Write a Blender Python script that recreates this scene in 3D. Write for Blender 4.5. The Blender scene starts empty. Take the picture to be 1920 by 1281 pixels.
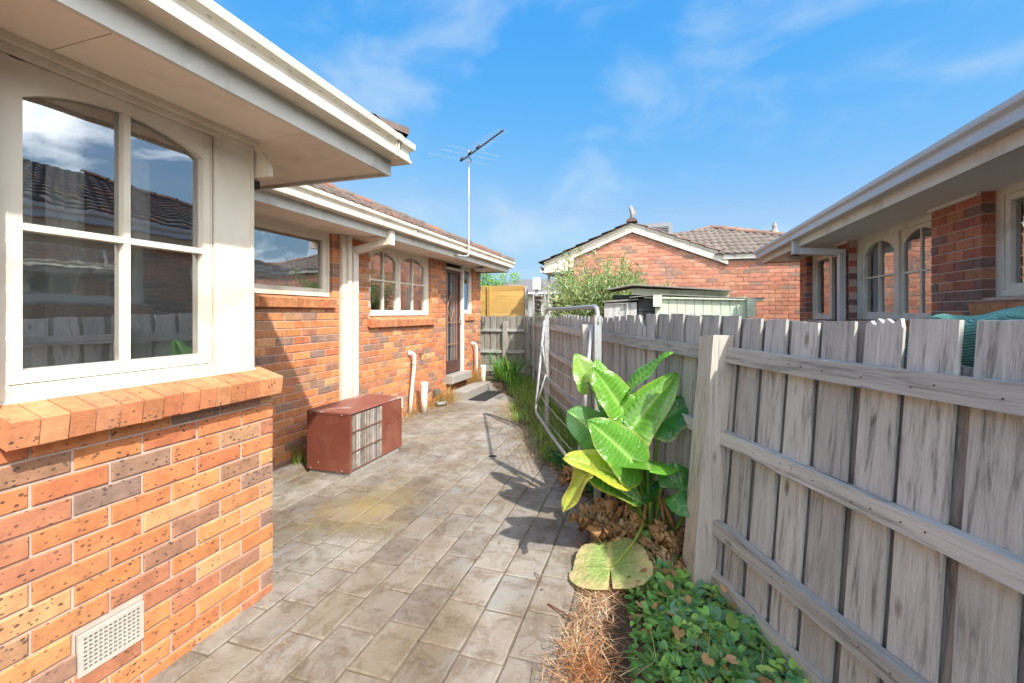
import bpy, math, random
from mathutils import Vector, Matrix
R = math.radians
rnd = random.Random(7)
scene = bpy.context.scene
COL = scene.collection

# ------------------------------------------------------------------ camera
CAM_Z = 1.59
YAW = R(17.5)
cam_d = bpy.data.cameras.new('camera')
cam_d.sensor_width = 36.0
cam_d.lens = 830.0 / 1920.0 * 36.0
cam_d.shift_y = -(640.5 - 588.0) / 1920.0
cam_d.clip_start = 0.05
cam_d.clip_end = 2000
cam = bpy.data.objects.new('camera', cam_d)
cam.location = (0, 0, CAM_Z)
cam.rotation_euler = (R(90), 0, YAW)
COL.objects.link(cam)
scene.camera = cam

# ------------------------------------------------------------------ sky, sun
SUN_EL = R(46.5)
SUN_DIR = Vector((0.797, -0.604, 0))          # horizontal direction towards the sun
world = bpy.data.worlds.new('World')
scene.world = world
world.use_nodes = True
nt = world.node_tree
nt.nodes.clear()
wo = nt.nodes.new('ShaderNodeOutputWorld')
bg = nt.nodes.new('ShaderNodeBackground')
sky = nt.nodes.new('ShaderNodeTexSky')
sky.sky_type = 'NISHITA'
sky.sun_disc = False
sky.sun_elevation = SUN_EL
sky.sun_rotation = math.atan2(SUN_DIR.x, SUN_DIR.y)
sky.air_density = 1.0
sky.dust_density = 0.6
sky.ozone_density = 3.0
# colour response of the photograph: deep azure overhead, paler towards the horizon
sep = nt.nodes.new('ShaderNodeSeparateColor')
com = nt.nodes.new('ShaderNodeCombineColor')
for ch, (pw, k_, top) in enumerate(((1.7, 0.190, 0.72), (0.525, 0.620, 1.28), (0.10, 1.60, 1.84))):
    p_ = nt.nodes.new('ShaderNodeMath'); p_.operation = 'POWER'; p_.inputs[1].default_value = pw
    m_ = nt.nodes.new('ShaderNodeMath'); m_.operation = 'MULTIPLY'; m_.inputs[1].default_value = k_
    c_ = nt.nodes.new('ShaderNodeMath'); c_.operation = 'MINIMUM'; c_.inputs[1].default_value = top
    nt.links.new(sep.outputs[ch], p_.inputs[0]); nt.links.new(p_.outputs[0], m_.inputs[0])
    nt.links.new(m_.outputs[0], c_.inputs[0]); nt.links.new(c_.outputs[0], com.inputs[ch])
tc = nt.nodes.new('ShaderNodeTexCoord')
mp = nt.nodes.new('ShaderNodeMapping')
mp.inputs['Scale'].default_value = (1.6, 1.2, 3.4)
mp.inputs['Location'].default_value = (5.2, 6.1, 3.0)
nz = nt.nodes.new('ShaderNodeTexNoise')
nz.inputs['Scale'].default_value = 2.3
nz.inputs['Detail'].default_value = 9
nz.inputs['Roughness'].default_value = 0.58
nz.inputs['Distortion'].default_value = 0.5
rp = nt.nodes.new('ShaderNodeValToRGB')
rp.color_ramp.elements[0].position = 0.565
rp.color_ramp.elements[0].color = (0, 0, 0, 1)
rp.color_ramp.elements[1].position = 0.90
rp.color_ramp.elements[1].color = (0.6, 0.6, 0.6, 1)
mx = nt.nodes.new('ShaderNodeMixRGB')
mx.inputs['Color2'].default_value = (16.0, 15.9, 15.5, 1)  # cloud layer overbright, added as fill for the shaded areas
L = nt.links.new
L(sky.outputs[0], sep.inputs[0])
L(tc.outputs['Generated'], mp.inputs['Vector'])
L(mp.outputs[0], nz.inputs['Vector'])
# window reflections show cloud to the east; cover off-view raised as added fill light
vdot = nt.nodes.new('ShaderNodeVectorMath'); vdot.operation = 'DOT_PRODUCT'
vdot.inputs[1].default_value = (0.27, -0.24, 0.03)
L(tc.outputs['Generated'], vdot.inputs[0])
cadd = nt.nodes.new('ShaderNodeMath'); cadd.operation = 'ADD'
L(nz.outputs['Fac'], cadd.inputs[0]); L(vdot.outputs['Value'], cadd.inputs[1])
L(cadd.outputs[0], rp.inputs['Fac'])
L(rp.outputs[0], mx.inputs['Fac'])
# thin cirrus wisps all over
mp2 = nt.nodes.new('ShaderNodeMapping')
mp2.inputs['Scale'].default_value = (2.0, 2.0, 3.6)
mp2.inputs['Location'].default_value = (0.9, 0.4, 0.2)
mp2.inputs['Rotation'].default_value = (0.35, 0.0, 0.4)
nz2 = nt.nodes.new('ShaderNodeTexNoise')
nz2.inputs['Scale'].default_value = 1.9
nz2.inputs['Detail'].default_value = 8
nz2.inputs['Roughness'].default_value = 0.52
nz2.inputs['Distortion'].default_value = 0.35
rp2 = nt.nodes.new('ShaderNodeValToRGB')
rp2.color_ramp.interpolation = 'EASE'
rp2.color_ramp.elements[0].position = 0.44
rp2.color_ramp.elements[0].color = (0, 0, 0, 1)
rp2.color_ramp.elements[1].position = 0.74
rp2.color_ramp.elements[1].color = (0.42, 0.42, 0.42, 1)
mx2 = nt.nodes.new('ShaderNodeMixRGB')
mx2.inputs['Color2'].default_value = (1.5, 1.7, 1.85, 1)
L(tc.outputs['Generated'], mp2.inputs['Vector'])
L(mp2.outputs[0], nz2.inputs['Vector'])
L(nz2.outputs['Fac'], rp2.inputs['Fac'])
L(rp2.outputs[0], mx2.inputs['Fac'])
L(com.outputs[0], mx2.inputs['Color1'])
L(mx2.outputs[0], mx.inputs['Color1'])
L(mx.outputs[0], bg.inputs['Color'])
bg.inputs['Strength'].default_value = 0.15
L(bg.outputs[0], wo.inputs['Surface'])

sun_d = bpy.data.lights.new('sun', 'SUN')
sun_d.energy = 2.0
sun_d.angle = R(1.0)
sun_d.color = (1.0, 0.95, 0.86)
sun = bpy.data.objects.new('sun', sun_d)
v = Vector((SUN_DIR.x * math.cos(SUN_EL), SUN_DIR.y * math.cos(SUN_EL), math.sin(SUN_EL)))
sun.rotation_euler = v.to_track_quat('Z', 'Y').to_euler()
sun.location = v * 30
COL.objects.link(sun)

vs = scene.view_settings
vs.view_transform = 'Standard'
vs.look = 'None'
vs.gamma = 1.0
vs.use_curve_mapping = False
vs.exposure = 1.82
scene.cycles.max_bounces = 8
scene.cycles.transparent_max_bounces = 12

# ------------------------------------------------------------------ projection helpers (only to choose which pieces show largest)
_s, _c = math.sin(YAW), math.cos(YAW)
def proj(p):
    dep = -_s * p[0] + _c * p[1]
    if dep < 0.2: return None
    r = _c * p[0] + _s * p[1]
    return 960 + 830 * r / dep, 588 - 830 * (p[2] - CAM_Z) / dep, dep
def in_view(p, m=40):
    q = proj(p)
    return q is not None and -m < q[0] < 1920 + m and -m < q[1] < 1281 + m
def unproj(px, py, t):
    r, u = (px - 960) / 830.0, (588 - py) / 830.0
    return Vector(((-_s + r * _c) * t, (_c + r * _s) * t, CAM_Z + u * t))

# ------------------------------------------------------------------ mesh helpers
class Frame:
    """u along a surface, v up, n outward"""
    def __init__(s, O, U, V, N):
        s.O, s.U, s.V, s.N = Vector(O), Vector(U), Vector(V), Vector(N)
    def __call__(s, u, v, n=0.0):
        return s.O + s.U * u + s.V * v + s.N * n
Z = Vector((0, 0, 1))
def wall_frame(O, ang):
    """horizontal wall direction at angle ang; N is U turned by -90 degrees"""
    U = Vector((math.cos(ang), math.sin(ang), 0))
    return Frame(O, U, Z, Vector((U.y, -U.x, 0)))
WORLD = Frame((0, 0, 0), (1, 0, 0), (0, 1, 0), (0, 0, 1))

class MB:
    def __init__(s):
        s.v, s.f, s.c, s.col = [], [], [], (1, 1, 1)
    def face(s, pts):
        i = len(s.v)
        s.v.extend([tuple(p) for p in pts])
        s.f.append(tuple(range(i, i + len(pts))))
        s.c.append(s.col)
    def idx(s, verts, faces):
        i = len(s.v)
        s.v.extend([tuple(p) for p in verts])
        for f in faces:
            s.f.append(tuple(a + i for a in f)); s.c.append(s.col)
    def box(s, fr, u0, u1, v0, v1, n0, n1):
        P = [fr(u, v, n) for n in (n0, n1) for v in (v0, v1) for u in (u0, u1)]
        s.idx(P, [(0, 2, 3, 1), (4, 5, 7, 6), (0, 1, 5, 4), (2, 6, 7, 3), (0, 4, 6, 2), (1, 3, 7, 5)])
    def wbox(s, x0, x1, y0, y1, z0, z1):
        s.box(WORLD, x0, x1, y0, y1, z0, z1)
    def cbox(s, fr, u0, u1, v0, v1, n0, n1, c=0.004):
        """box with chamfered front edges, open back"""
        b = [fr(u0, v0, n0), fr(u1, v0, n0), fr(u1, v1, n0), fr(u0, v1, n0)]
        m = [fr(u0, v0, n1 - c), fr(u1, v0, n1 - c), fr(u1, v1, n1 - c), fr(u0, v1, n1 - c)]
        t = [fr(u0 + c, v0 + c, n1), fr(u1 - c, v0 + c, n1), fr(u1 - c, v1 - c, n1), fr(u0 + c, v1 - c, n1)]
        F = []
        for i in range(4):
            j = (i + 1) % 4
            F.append((i, j, 4 + j, 4 + i)); F.append((4 + i, 4 + j, 8 + j, 8 + i))
        F.append((8, 9, 10, 11))
        s.idx(b + m + t, F)
    def prism(s, A, B):
        """closed solid between two equal polygons"""
        n = len(A)
        F = [tuple(range(n - 1, -1, -1)), tuple(range(n, 2 * n))]
        for i in range(n):
            j = (i + 1) % n
            F.append((i, j, n + j, n + i))
        s.idx(list(A) + list(B), F)
    def tube(s, path, r, n=8, cap=True):
        path = [Vector(p) for p in path]
        rs = r if isinstance(r, (list, tuple)) else [r] * len(path)
        rings = []
        prev = None
        for i, p in enumerate(path):
            d = (path[min(i + 1, len(path) - 1)] - path[max(i - 1, 0)]).normalized()
            if prev is None:
                a = d.cross(Z)
                if a.length < 0.05: a = d.cross(Vector((1, 0, 0)))
                a.normalize()
            else:
                a = (prev - d * prev.dot(d)).normalized()
            prev = a
            b = d.cross(a)
            rings.append([p + (a * math.cos(2 * math.pi * k / n) + b * math.sin(2 * math.pi * k / n)) * rs[i] for k in range(n)])
        V = [q for rg in rings for q in rg]
        F = []
        for i in range(len(path) - 1):
            for k in range(n):
                k2 = (k + 1) % n
                F.append((i * n + k, i * n + k2, (i + 1) * n + k2, (i + 1) * n + k))
        if cap:
            F.append(tuple(range(n - 1, -1, -1)))
            F.append(tuple((len(path) - 1) * n + k for k in range(n)))
        s.idx(V, F)
    def lathe(s, base, prof, n=16, axis=Z):
        axis = Vector(axis).normalized()
        a = axis.cross(Vector((1, 0, 0)) if abs(axis.x) < 0.9 else Vector((0, 1, 0))).normalized()
        b = axis.cross(a)
        V, F = [], []
        for (r, h) in prof:
            for k in range(n):
                t = 2 * math.pi * k / n
                V.append(Vector(base) + axis * h + (a * math.cos(t) + b * math.sin(t)) * r)
        for i in range(len(prof) - 1):
            for k in range(n):
                k2 = (k + 1) % n
                F.append((i * n + k, i * n + k2, (i + 1) * n + k2, (i + 1) * n + k))
        F.append(tuple(range(n - 1, -1, -1)))
        F.append(tuple((len(prof) - 1) * n + k for k in range(n)))
        s.idx(V, F)
    def mesh(s, name, mat, smooth=False):
        me = bpy.data.meshes.new(name)
        me.from_pydata(s.v, [], s.f)
        ca = me.color_attributes.new('col', 'FLOAT_COLOR', 'CORNER')
        arr = []
        for f, c in zip(s.f, s.c):
            if isinstance(c, list):
                for q in c: arr.extend((q[0], q[1], q[2], 1.0))
            else:
                arr.extend((c[0], c[1], c[2], 1.0) * len(f))
        ca.data.foreach_set('color', arr)
        if mat: me.materials.append(mat)
        if smooth:
            me.polygons.foreach_set('use_smooth', [True] * len(me.polygons))
        me.update()
        return me

def link(name, data, parent=None):
    o = bpy.data.objects.new(name, data)
    COL.objects.link(o)
    if parent is not None:
        o.parent = parent
        # part of an Empty thing: meshes are written in world metres
        if parent.parent is None:
            o.location = -parent.location
    return o
def part(name, mb, mat, parent, smooth=False):
    return link(name, mb.mesh(name, mat, smooth), parent)
def tag(o, label=None, cat=None, group=None, kind=None):
    if label: o['label'] = label
    if cat: o['category'] = cat
    if group: o['group'] = group
    if kind: o['kind'] = kind
    return o
def thing(name, label, cat, loc, group=None):
    o = bpy.data.objects.new(name, None)
    o.empty_display_size = 0.2
    o.location = loc
    COL.objects.link(o)
    return tag(o, label, cat, group)
def solo(name, mb, mat, label=None, cat=None, group=None, kind=None, smooth=False):
    o = link(name, mb.mesh(name, mat, smooth))
    return tag(o, label, cat, group, kind)

# ------------------------------------------------------------------ materials
def new_mat(name):
    m = bpy.data.materials.new(name)
    m.use_nodes = True
    t = m.node_tree
    b = t.nodes['Principled BSDF']
    return m, t, b
def nd(t, typ, **kw):
    n = t.nodes.new(typ)
    for k, val in kw.items():
        if k in n.inputs: n.inputs[k].default_value = val
        else: setattr(n, k, val)
    return n
def ramp(t, fac, stops):
    n = t.nodes.new('ShaderNodeValToRGB')
    e = n.color_ramp.elements
    while len(e) < len(stops): e.new(0.5)
    for i, (p, c) in enumerate(stops):
        e[i].position = p
        e[i].color = (c, c, c, 1) if not isinstance(c, (tuple, list)) else (c[0], c[1], c[2], 1)
    t.links.new(fac, n.inputs['Fac'])
    return n.outputs[0]
def mix(t, fac, a, b, mode='MIX'):
    n = t.nodes.new('ShaderNodeMixRGB')
    n.blend_type = mode
    for sock, val in ((n.inputs['Fac'], fac), (n.inputs['Color1'], a), (n.inputs['Color2'], b)):
        if isinstance(val, (int, float)): sock.default_value = val
        elif isinstance(val, (tuple, list)): sock.default_value = (val[0], val[1], val[2], 1)
        else: t.links.new(val, sock)
    return n.outputs[0]
def pos(t, scale=(1, 1, 1), rot=(0, 0, 0), obj=False):
    if obj:
        src = nd(t, 'ShaderNodeTexCoord').outputs['Object']
    else:
        src = nd(t, 'ShaderNodeNewGeometry').outputs['Position']
    if rot != (0, 0, 0):
        m0 = nd(t, 'ShaderNodeMapping'); m0.inputs['Rotation'].default_value = rot
        t.links.new(src, m0.inputs['Vector']); src = m0.outputs[0]
    m = nd(t, 'ShaderNodeMapping')
    m.inputs['Scale'].default_value = scale
    t.links.new(src, m.inputs['Vector'])
    return m.outputs[0]
def noise(t, vec, scale, detail=4, rough=0.55, dist=0.0):
    n = nd(t, 'ShaderNodeTexNoise')
    n.inputs['Scale'].default_value = scale
    n.inputs['Detail'].default_value = detail
    n.inputs['Roughness'].default_value = rough
    n.inputs['Distortion'].default_value = dist
    t.links.new(vec, n.inputs['Vector'])
    return n.outputs['Fac']
def bump(t, b, h, strength=0.3, dist=0.01):
    n = nd(t, 'ShaderNodeBump')
    n.inputs['Strength'].default_value = strength
    n.inputs['Distance'].default_value = dist
    t.links.new(h, n.inputs['Height'])
    t.links.new(n.outputs[0], b.inputs['Normal'])
def vcol(t):
    n = nd(t, 'ShaderNodeVertexColor'); n.layer_name = 'col'
    return n.outputs['Color']

def mat_brick():
    m, t, b = new_mat('brick_clay')
    P = pos(t)
    base = vcol(t)
    n1 = noise(t, P, 13, 6, 0.65)
    base = mix(t, 1.0, base, ramp(t, n1, [(0.3, 0.74), (0.7, 1.26)]), 'MULTIPLY')
    # iron spots
    vo = nd(t, 'ShaderNodeTexVoronoi'); vo.inputs['Scale'].default_value = 62; vo.inputs['Randomness'].default_value = 1
    Pd = pos(t, (1, 1, 1.25))
    t.links.new(Pd, vo.inputs['Vector'])
    cellr = nd(t, 'ShaderNodeSeparateColor'); t.links.new(vo.outputs['Color'], cellr.inputs[0])
    sz = nd(t, 'ShaderNodeMath', operation='POWER'); t.links.new(cellr.outputs[0], sz.inputs[0]); sz.inputs[1].default_value = 3.0
    sz2 = nd(t, 'ShaderNodeMath', operation='MULTIPLY'); t.links.new(sz.outputs[0], sz2.inputs[0]); sz2.inputs[1].default_value = 0.52
    wob = noise(t, P, 120, 3)
    dd = nd(t, 'ShaderNodeMath', operation='MULTIPLY_ADD'); t.links.new(wob, dd.inputs[0]); dd.inputs[1].default_value = 0.35; t.links.new(vo.outputs['Distance'], dd.inputs[2])
    sub = nd(t, 'ShaderNodeMath', operation='SUBTRACT'); t.links.new(sz2.outputs[0], sub.inputs[0]); t.links.new(dd.outputs[0], sub.inputs[1])
    spot = ramp(t, sub.outputs[0], [(0.0, 0.0), (0.10, 1.0)])
    sh = nd(t, 'ShaderNodeMath', operation='ADD'); t.links.new(sub.outputs[0], sh.inputs[0]); sh.inputs[1].default_value = 0.17
    spot = ramp(t, sh.outputs[0], [(0.0, 0.0), (0.11, 0.85)])
    dens = ramp(t, noise(t, P, 3.1, 2), [(0.36, 0.35), (0.55, 1.0)])
    spot = mix(t, 1.0, spot, dens, 'MULTIPLY')
    base = mix(t, spot, base, (0.055, 0.04, 0.035))
    fine = noise(t, P, 210, 3, 0.7)
    base = mix(t, ramp(t, fine, [(0.66, 0.0), (0.76, 0.55)]), base, (0.10, 0.055, 0.035))
    base = mix(t, ramp(t, noise(t, P, 170, 2), [(0.70, 0.0), (0.76, 0.5)]), base, (0.72, 0.6, 0.5))
    t.links.new(base, b.inputs['Base Color'])
    b.inputs['Roughness'].default_value = 0.85
    h = mix(t, 0.5, noise(t, pos(t, (1, 1, 3)), 60, 4, 0.65), spot, 'SUBTRACT')
    bump(t, b, h, 0.45, 0.006)
    return m
def mat_noise(name, c1, c2, scale=6, rough=0.8, bs=0.2, bd=0.004, bscale=80, spec=0.5, c3=None, s3=2.0, stretch=(1, 1, 1), attr=False):
    m, t, b = new_mat(name)
    P = pos(t, stretch)
    col = mix(t, ramp(t, noise(t, P, scale, 5, 0.6), [(0.32, 0.0), (0.68, 1.0)]), c1, c2)
    if c3 is not None:
        col = mix(t, ramp(t, noise(t, pos(t), s3, 4, 0.62, 0.3), [(0.52, 0.0), (0.68, 1.0)]), col, c3)
    if attr:
        col = mix(t, 1.0, col, vcol(t), 'MULTIPLY')
    t.links.new(col, b.inputs['Base Color'])
    b.inputs['Roughness'].default_value = rough
    b.inputs['Specular IOR Level'].default_value = spec
    bump(t, b, noise(t, P, bscale, 4, 0.6), bs, bd)
    return m
def mat_wood(name, dirn, c1, c2, dark, ang=0.0, stain=None):
    """weathered timber with grain stretched along dirn ('z' or 'x' after turning by ang)"""
    m, t, b = new_mat(name)
    sc = (1, 1, 0.055) if dirn == 'z' else (0.055, 1, 1)
    oi = nd(t, 'ShaderNodeObjectInfo')
    src = nd(t, 'ShaderNodeNewGeometry').outputs['Position']
    r0 = nd(t, 'ShaderNodeMapping'); r0.inputs['Rotation'].default_value = (0, 0, -ang)
    t.links.new(src, r0.inputs['Vector'])
    off = nd(t, 'ShaderNodeVectorMath', operation='MULTIPLY_ADD')
    cr = nd(t, 'ShaderNodeCombineXYZ')
    for i in range(3): t.links.new(oi.outputs['Random'], cr.inputs[i])
    t.links.new(cr.outputs[0], off.inputs[0]); off.inputs[1].default_value = (13, 17, 23)
    t.links.new(r0.outputs[0], off.inputs[2])
    mpn = nd(t, 'ShaderNodeMapping'); mpn.inputs['Scale'].default_value = sc
    t.links.new(off.outputs[0], mpn.inputs['Vector'])
    V = mpn.outputs[0]
    g1 = noise(t, V, 38, 6, 0.68, 0.5)
    g2 = noise(t, V, 140, 4, 0.7)
    big = noise(t, off.outputs[0], 3.0, 4, 0.6)
    col = mix(t, ramp(t, g1, [(0.3, 0.0), (0.7, 1.0)]), c1, c2)
    tone = nd(t, 'ShaderNodeMapRange'); t.links.new(oi.outputs['Random'], tone.inputs[0])
    tone.inputs[3].default_value = 0.78; tone.inputs[4].default_value = 1.14
    tn = nd(t, 'ShaderNodeCombineColor')
    for i in range(3): t.links.new(tone.outputs[0], tn.inputs[i])
    col = mix(t, 1.0, col, tn.outputs[0], 'MULTIPLY')
    cracks = mix(t, 0.5, ramp(t, g1, [(0.60, 0.0), (0.75, 1.0)]), ramp(t, big, [(0.42, 0.0), (0.62, 1.0)]), 'MULTIPLY')
    cracks = mix(t, 1.0, ramp(t, g1, [(0.52, 0.0), (0.70, 0.72)]), ramp(t, big, [(0.38, 0.0), (0.56, 1.0)]), 'MULTIPLY')
    col = mix(t, cracks, col, dark)
    fine = ramp(t, g2, [(0.60, 0.0), (0.74, 0.34)])
    col = mix(t, fine, col, dark)
    kv = nd(t, 'ShaderNodeTexVoronoi'); kv.inputs['Scale'].default_value = 1.0
    km = nd(t, 'ShaderNodeMapping'); km.inputs['Scale'].default_value = (5, 5, 1.9) if dirn == 'z' else (1.9, 5, 5)
    t.links.new(off.outputs[0], km.inputs['Vector']); t.links.new(km.outputs[0], kv.inputs['Vector'])
    kw_ = nd(t, 'ShaderNodeMath', operation='MULTIPLY_ADD'); t.links.new(g1, kw_.inputs[0]); kw_.inputs[1].default_value = 0.06; t.links.new(kv.outputs['Distance'], kw_.inputs[2])
    col = mix(t, ramp(t, kw_.outputs[0], [(0.07, 0.8), (0.13, 0.0)]), col, (dark[0] * 1.8, dark[1] * 1.5, dark[2] * 1.3))
    if stain:
        st = ramp(t, noise(t, pos(t, (1, 1, 0.5)), 2.4, 4, 0.6, 0.4), [(0.56, 0.0), (0.70, 0.7)])
        col = mix(t, st, col, stain)
    t.links.new(col, b.inputs['Base Color'])
    b.inputs['Roughness'].default_value = 0.88
    b.inputs['Specular IOR Level'].default_value = 0.25
    hh = mix(t, 0.5, g1, g2)
    bump(t, b, hh, 0.85, 0.008)
    return m
def mat_plain(name, c, rough=0.5, metal=0.0, spec=0.5):
    m, t, b = new_mat(name)
    b.inputs['Base Color'].default_value = (c[0], c[1], c[2], 1)
    b.inputs['Roughness'].default_value = rough
    b.inputs['Metallic'].default_value = metal
    b.inputs['Specular IOR Level'].default_value = spec
    return m
def mat_glass():
    m = bpy.data.materials.new('window_glass'); m.use_nodes = True
    t = m.node_tree; t.nodes.clear()
    o = nd(t, 'ShaderNodeOutputMaterial')
    tr = nd(t, 'ShaderNodeBsdfTransparent'); tr.inputs[0].default_value = (0.80, 0.84, 0.83, 1)
    gl = nd(t, 'ShaderNodeBsdfGlossy'); gl.inputs['Roughness'].default_value = 0.012
    gl.inputs[0].default_value = (0.95, 0.97, 1.0, 1)
    fr = nd(t, 'ShaderNodeFresnel'); fr.inputs['IOR'].default_value = 1.6
    bp = nd(t, 'ShaderNodeBump'); bp.inputs['Strength'].default_value = 0.10; bp.inputs['Distance'].default_value = 0.01
    t.links.new(noise(t, pos(t), 3.5, 2), bp.inputs['Height'])
    t.links.new(bp.outputs[0], gl.inputs['Normal'])
    ms = nd(t, 'ShaderNodeMixShader')
    mr = nd(t, 'ShaderNodeMapRange'); mr.inputs[3].default_value = 0.34; mr.inputs[4].default_value = 1.0
    t.links.new(fr.outputs[0], mr.inputs[0]); t.links.new(mr.outputs[0], ms.inputs[0]); t.links.new(tr.outputs[0], ms.inputs[1]); t.links.new(gl.outputs[0], ms.inputs[2])
    t.links.new(ms.outputs[0], o.inputs['Surface'])
    return m
def mat_leaf(name, rough=0.35, trans=0.35, spec=0.5, bmp=0.0):
    m = bpy.data.materials.new(name); m.use_nodes = True
    t = m.node_tree
    b = t.nodes['Principled BSDF']
    o = t.nodes['Material Output']
    c = mix(t, 1.0, vcol(t), ramp(t, noise(t, pos(t), 14, 3), [(0.3, 0.86), (0.7, 1.1)]), 'MULTIPLY')
    t.links.new(c, b.inputs['Base Color'])
    b.inputs['Roughness'].default_value = rough
    b.inputs['Specular IOR Level'].default_value = spec
    bump(t, b, noise(t, pos(t), 38, 3, 0.5, 0.6), bmp, 0.02)
    tl = nd(t, 'ShaderNodeBsdfTranslucent')
    t.links.new(mix(t, 1.0, c, (1.5, 1.5, 0.6), 'MULTIPLY'), tl.inputs[0])
    ms = nd(t, 'ShaderNodeMixShader'); ms.inputs[0].default_value = trans
    t.links.new(b.outputs[0], ms.inputs[1]); t.links.new(tl.outputs[0], ms.inputs[2])
    t.links.new(ms.outputs[0], o.inputs['Surface'])
    return m
def mat_paver():
    m, t, b = new_mat('paver_concrete')
    P = pos(t)
    base = mix(t, ramp(t, noise(t, P, 1.7, 6, 0.62, 0.4), [(0.35, 0.0), (0.62, 1.0)]), (0.41, 0.40, 0.385), (0.33, 0.285, 0.235))
    base = mix(t, ramp(t, noise(t, P, 7, 6, 0.7, 0.6), [(0.46, 0.0), (0.62, 0.8)]), base, (0.22, 0.18, 0.14))
    base = mix(t, ramp(t, noise(t, pos(t, (1.0, 0.7, 1)), 3.6, 6, 0.7, 0.8), [(0.55, 0.0), (0.62, 0.85)]), base, (0.37, 0.385, 0.395))
    base = mix(t, ramp(t, noise(t, P, 45, 5, 0.7), [(0.5, 0.0), (0.72, 0.5)]), base, (0.52, 0.47, 0.40))
    base = mix(t, ramp(t, noise(t, P, 70, 4, 0.7), [(0.58, 0.0), (0.74, 0.5)]), base, (0.13, 0.11, 0.09))
    base = mix(t, ramp(t, noise(t, pos(t, (1, 0.42, 1)), 1.25, 5, 0.6, 0.5), [(0.44, 0.0), (0.58, 0.75)]), base, mix(t, 1.0, base, (0.68, 0.60, 0.52), 'MULTIPLY'))
    # mossy yellow stain near the corner of the wing
    vd = nd(t, 'ShaderNodeVectorMath', operation='DISTANCE')
    t.links.new(pos(t, (1, 0.75, 1)), vd.inputs[0]); vd.inputs[1].default_value = (-2.25, 2.35, 0)
    ad = nd(t, 'ShaderNodeMath', operation='MULTIPLY_ADD'); t.links.new(noise(t, P, 4, 4), ad.inputs[0]); ad.inputs[1].default_value = 0.9; t.links.new(vd.outputs['Value'], ad.inputs[2])
    base = mix(t, ramp(t, ad.outputs[0], [(0.45, 0.75), (0.95, 0.0)]), base, (0.34, 0.25, 0.10))
    base = mix(t, 1.0, base, vcol(t), 'MULTIPLY')
    base = mix(t, 1.0, base, (0.735, 0.71, 0.68), 'MULTIPLY')
    t.links.new(base, b.inputs['Base Color'])
    b.inputs['Roughness'].default_value = 0.9
    b.inputs['Specular IOR Level'].default_value = 0.25
    bump(t, b, noise(t, P, 55, 6, 0.7), 0.6, 0.006)
    return m
def mat_attr(name, rough=0.8, vary=0.25, scale=20, bs=0.2, spec=0.4):
    m, t, b = new_mat(name)
    c = mix(t, 1.0, vcol(t), ramp(t, noise(t, pos(t), scale, 5, 0.65), [(0.3, 1 - vary), (0.7, 1 + vary)]), 'MULTIPLY')
    t.links.new(c, b.inputs['Base Color'])
    b.inputs['Roughness'].default_value = rough
    b.inputs['Specular IOR Level'].default_value = spec
    bump(t, b, noise(t, pos(t), scale * 6, 4), bs, 0.005)
    return m

M = {}
M['brick'] = mat_brick()
M['mortar'] = mat_noise('mortar', (0.58, 0.44, 0.37), (0.46, 0.35, 0.30), 14, 0.95, 0.5, 0.004, 140, 0.2)
M['cream'] = mat_noise('cream_paint', (0.72, 0.665, 0.56), (0.67, 0.61, 0.505), 5, 0.5, 0.15, 0.002, 30, 0.4, (0.56, 0.49, 0.385), 3.2)
M['white'] = mat_noise('white_paint', (0.74, 0.72, 0.66), (0.69, 0.66, 0.59), 5, 0.45, 0.15, 0.002, 30, 0.4, (0.60, 0.56, 0.48), 3.5)
M['fascia'] = mat_noise('fascia_paint', (0.62, 0.61, 0.57), (0.55, 0.54, 0.50), 4, 0.5, 0.1, 0.002, 50, 0.4, (0.40, 0.39, 0.36), 2.5)
M['soffit'] = mat_noise('soffit_sheet', (0.80, 0.70, 0.61), (0.76, 0.66, 0.57), 2.2, 0.75, 0.06, 0.002, 60, 0.3, (0.62, 0.53, 0.44), 1.6)
M['soffit_g'] = mat_noise('grey_soffit', (0.80, 0.78, 0.74), (0.76, 0.74, 0.70), 2.2, 0.75, 0.06, 0.002, 60, 0.3)
M['gutter_g'] = mat_noise('grey_gutter_steel', (0.58, 0.58, 0.57), (0.52, 0.52, 0.51), 4, 0.4, 0.05, 0.002, 50, 0.5)
M['glass'] = mat_glass()
def mat_screen():
    m = bpy.data.materials.new('fly_screen_mesh'); m.use_nodes = True
    t = m.node_tree; t.nodes.clear()
    o = nd(t, 'ShaderNodeOutputMaterial'); a = nd(t, 'ShaderNodeBsdfTransparent'); d = nd(t, 'ShaderNodeBsdfDiffuse')
    d.inputs[0].default_value = (0.55, 0.56, 0.55, 1)
    x = nd(t, 'ShaderNodeMixShader'); x.inputs[0].default_value = 0.58
    t.links.new(a.outputs[0], x.inputs[1]); t.links.new(d.outputs[0], x.inputs[2]); t.links.new(x.outputs[0], o.inputs['Surface'])
    return m
M['screen'] = mat_screen()
M['dark'] = mat_plain('dark_void', (0.012, 0.011, 0.010), 0.9)
M['room'] = mat_noise('room_wall', (0.42, 0.40, 0.37), (0.36, 0.34, 0.31), 2, 0.9, 0.0, 0.001, 10, 0.2)
M['curtain'] = mat_noise('curtain_cloth', (0.66, 0.65, 0.62), (0.58, 0.57, 0.54), 30, 0.9, 0.1, 0.002, 300, 0.1)
M['paver'] = mat_paver()
M['sand'] = mat_noise('joint_sand', (0.20, 0.155, 0.115), (0.095, 0.075, 0.055), 5, 0.95, 0.5, 0.006, 90, 0.1)
M['soil'] = mat_noise('soil', (0.13, 0.085, 0.055), (0.07, 0.048, 0.034), 9, 0.95, 0.8, 0.02, 60, 0.1, (0.22, 0.15, 0.09), 5)
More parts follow.
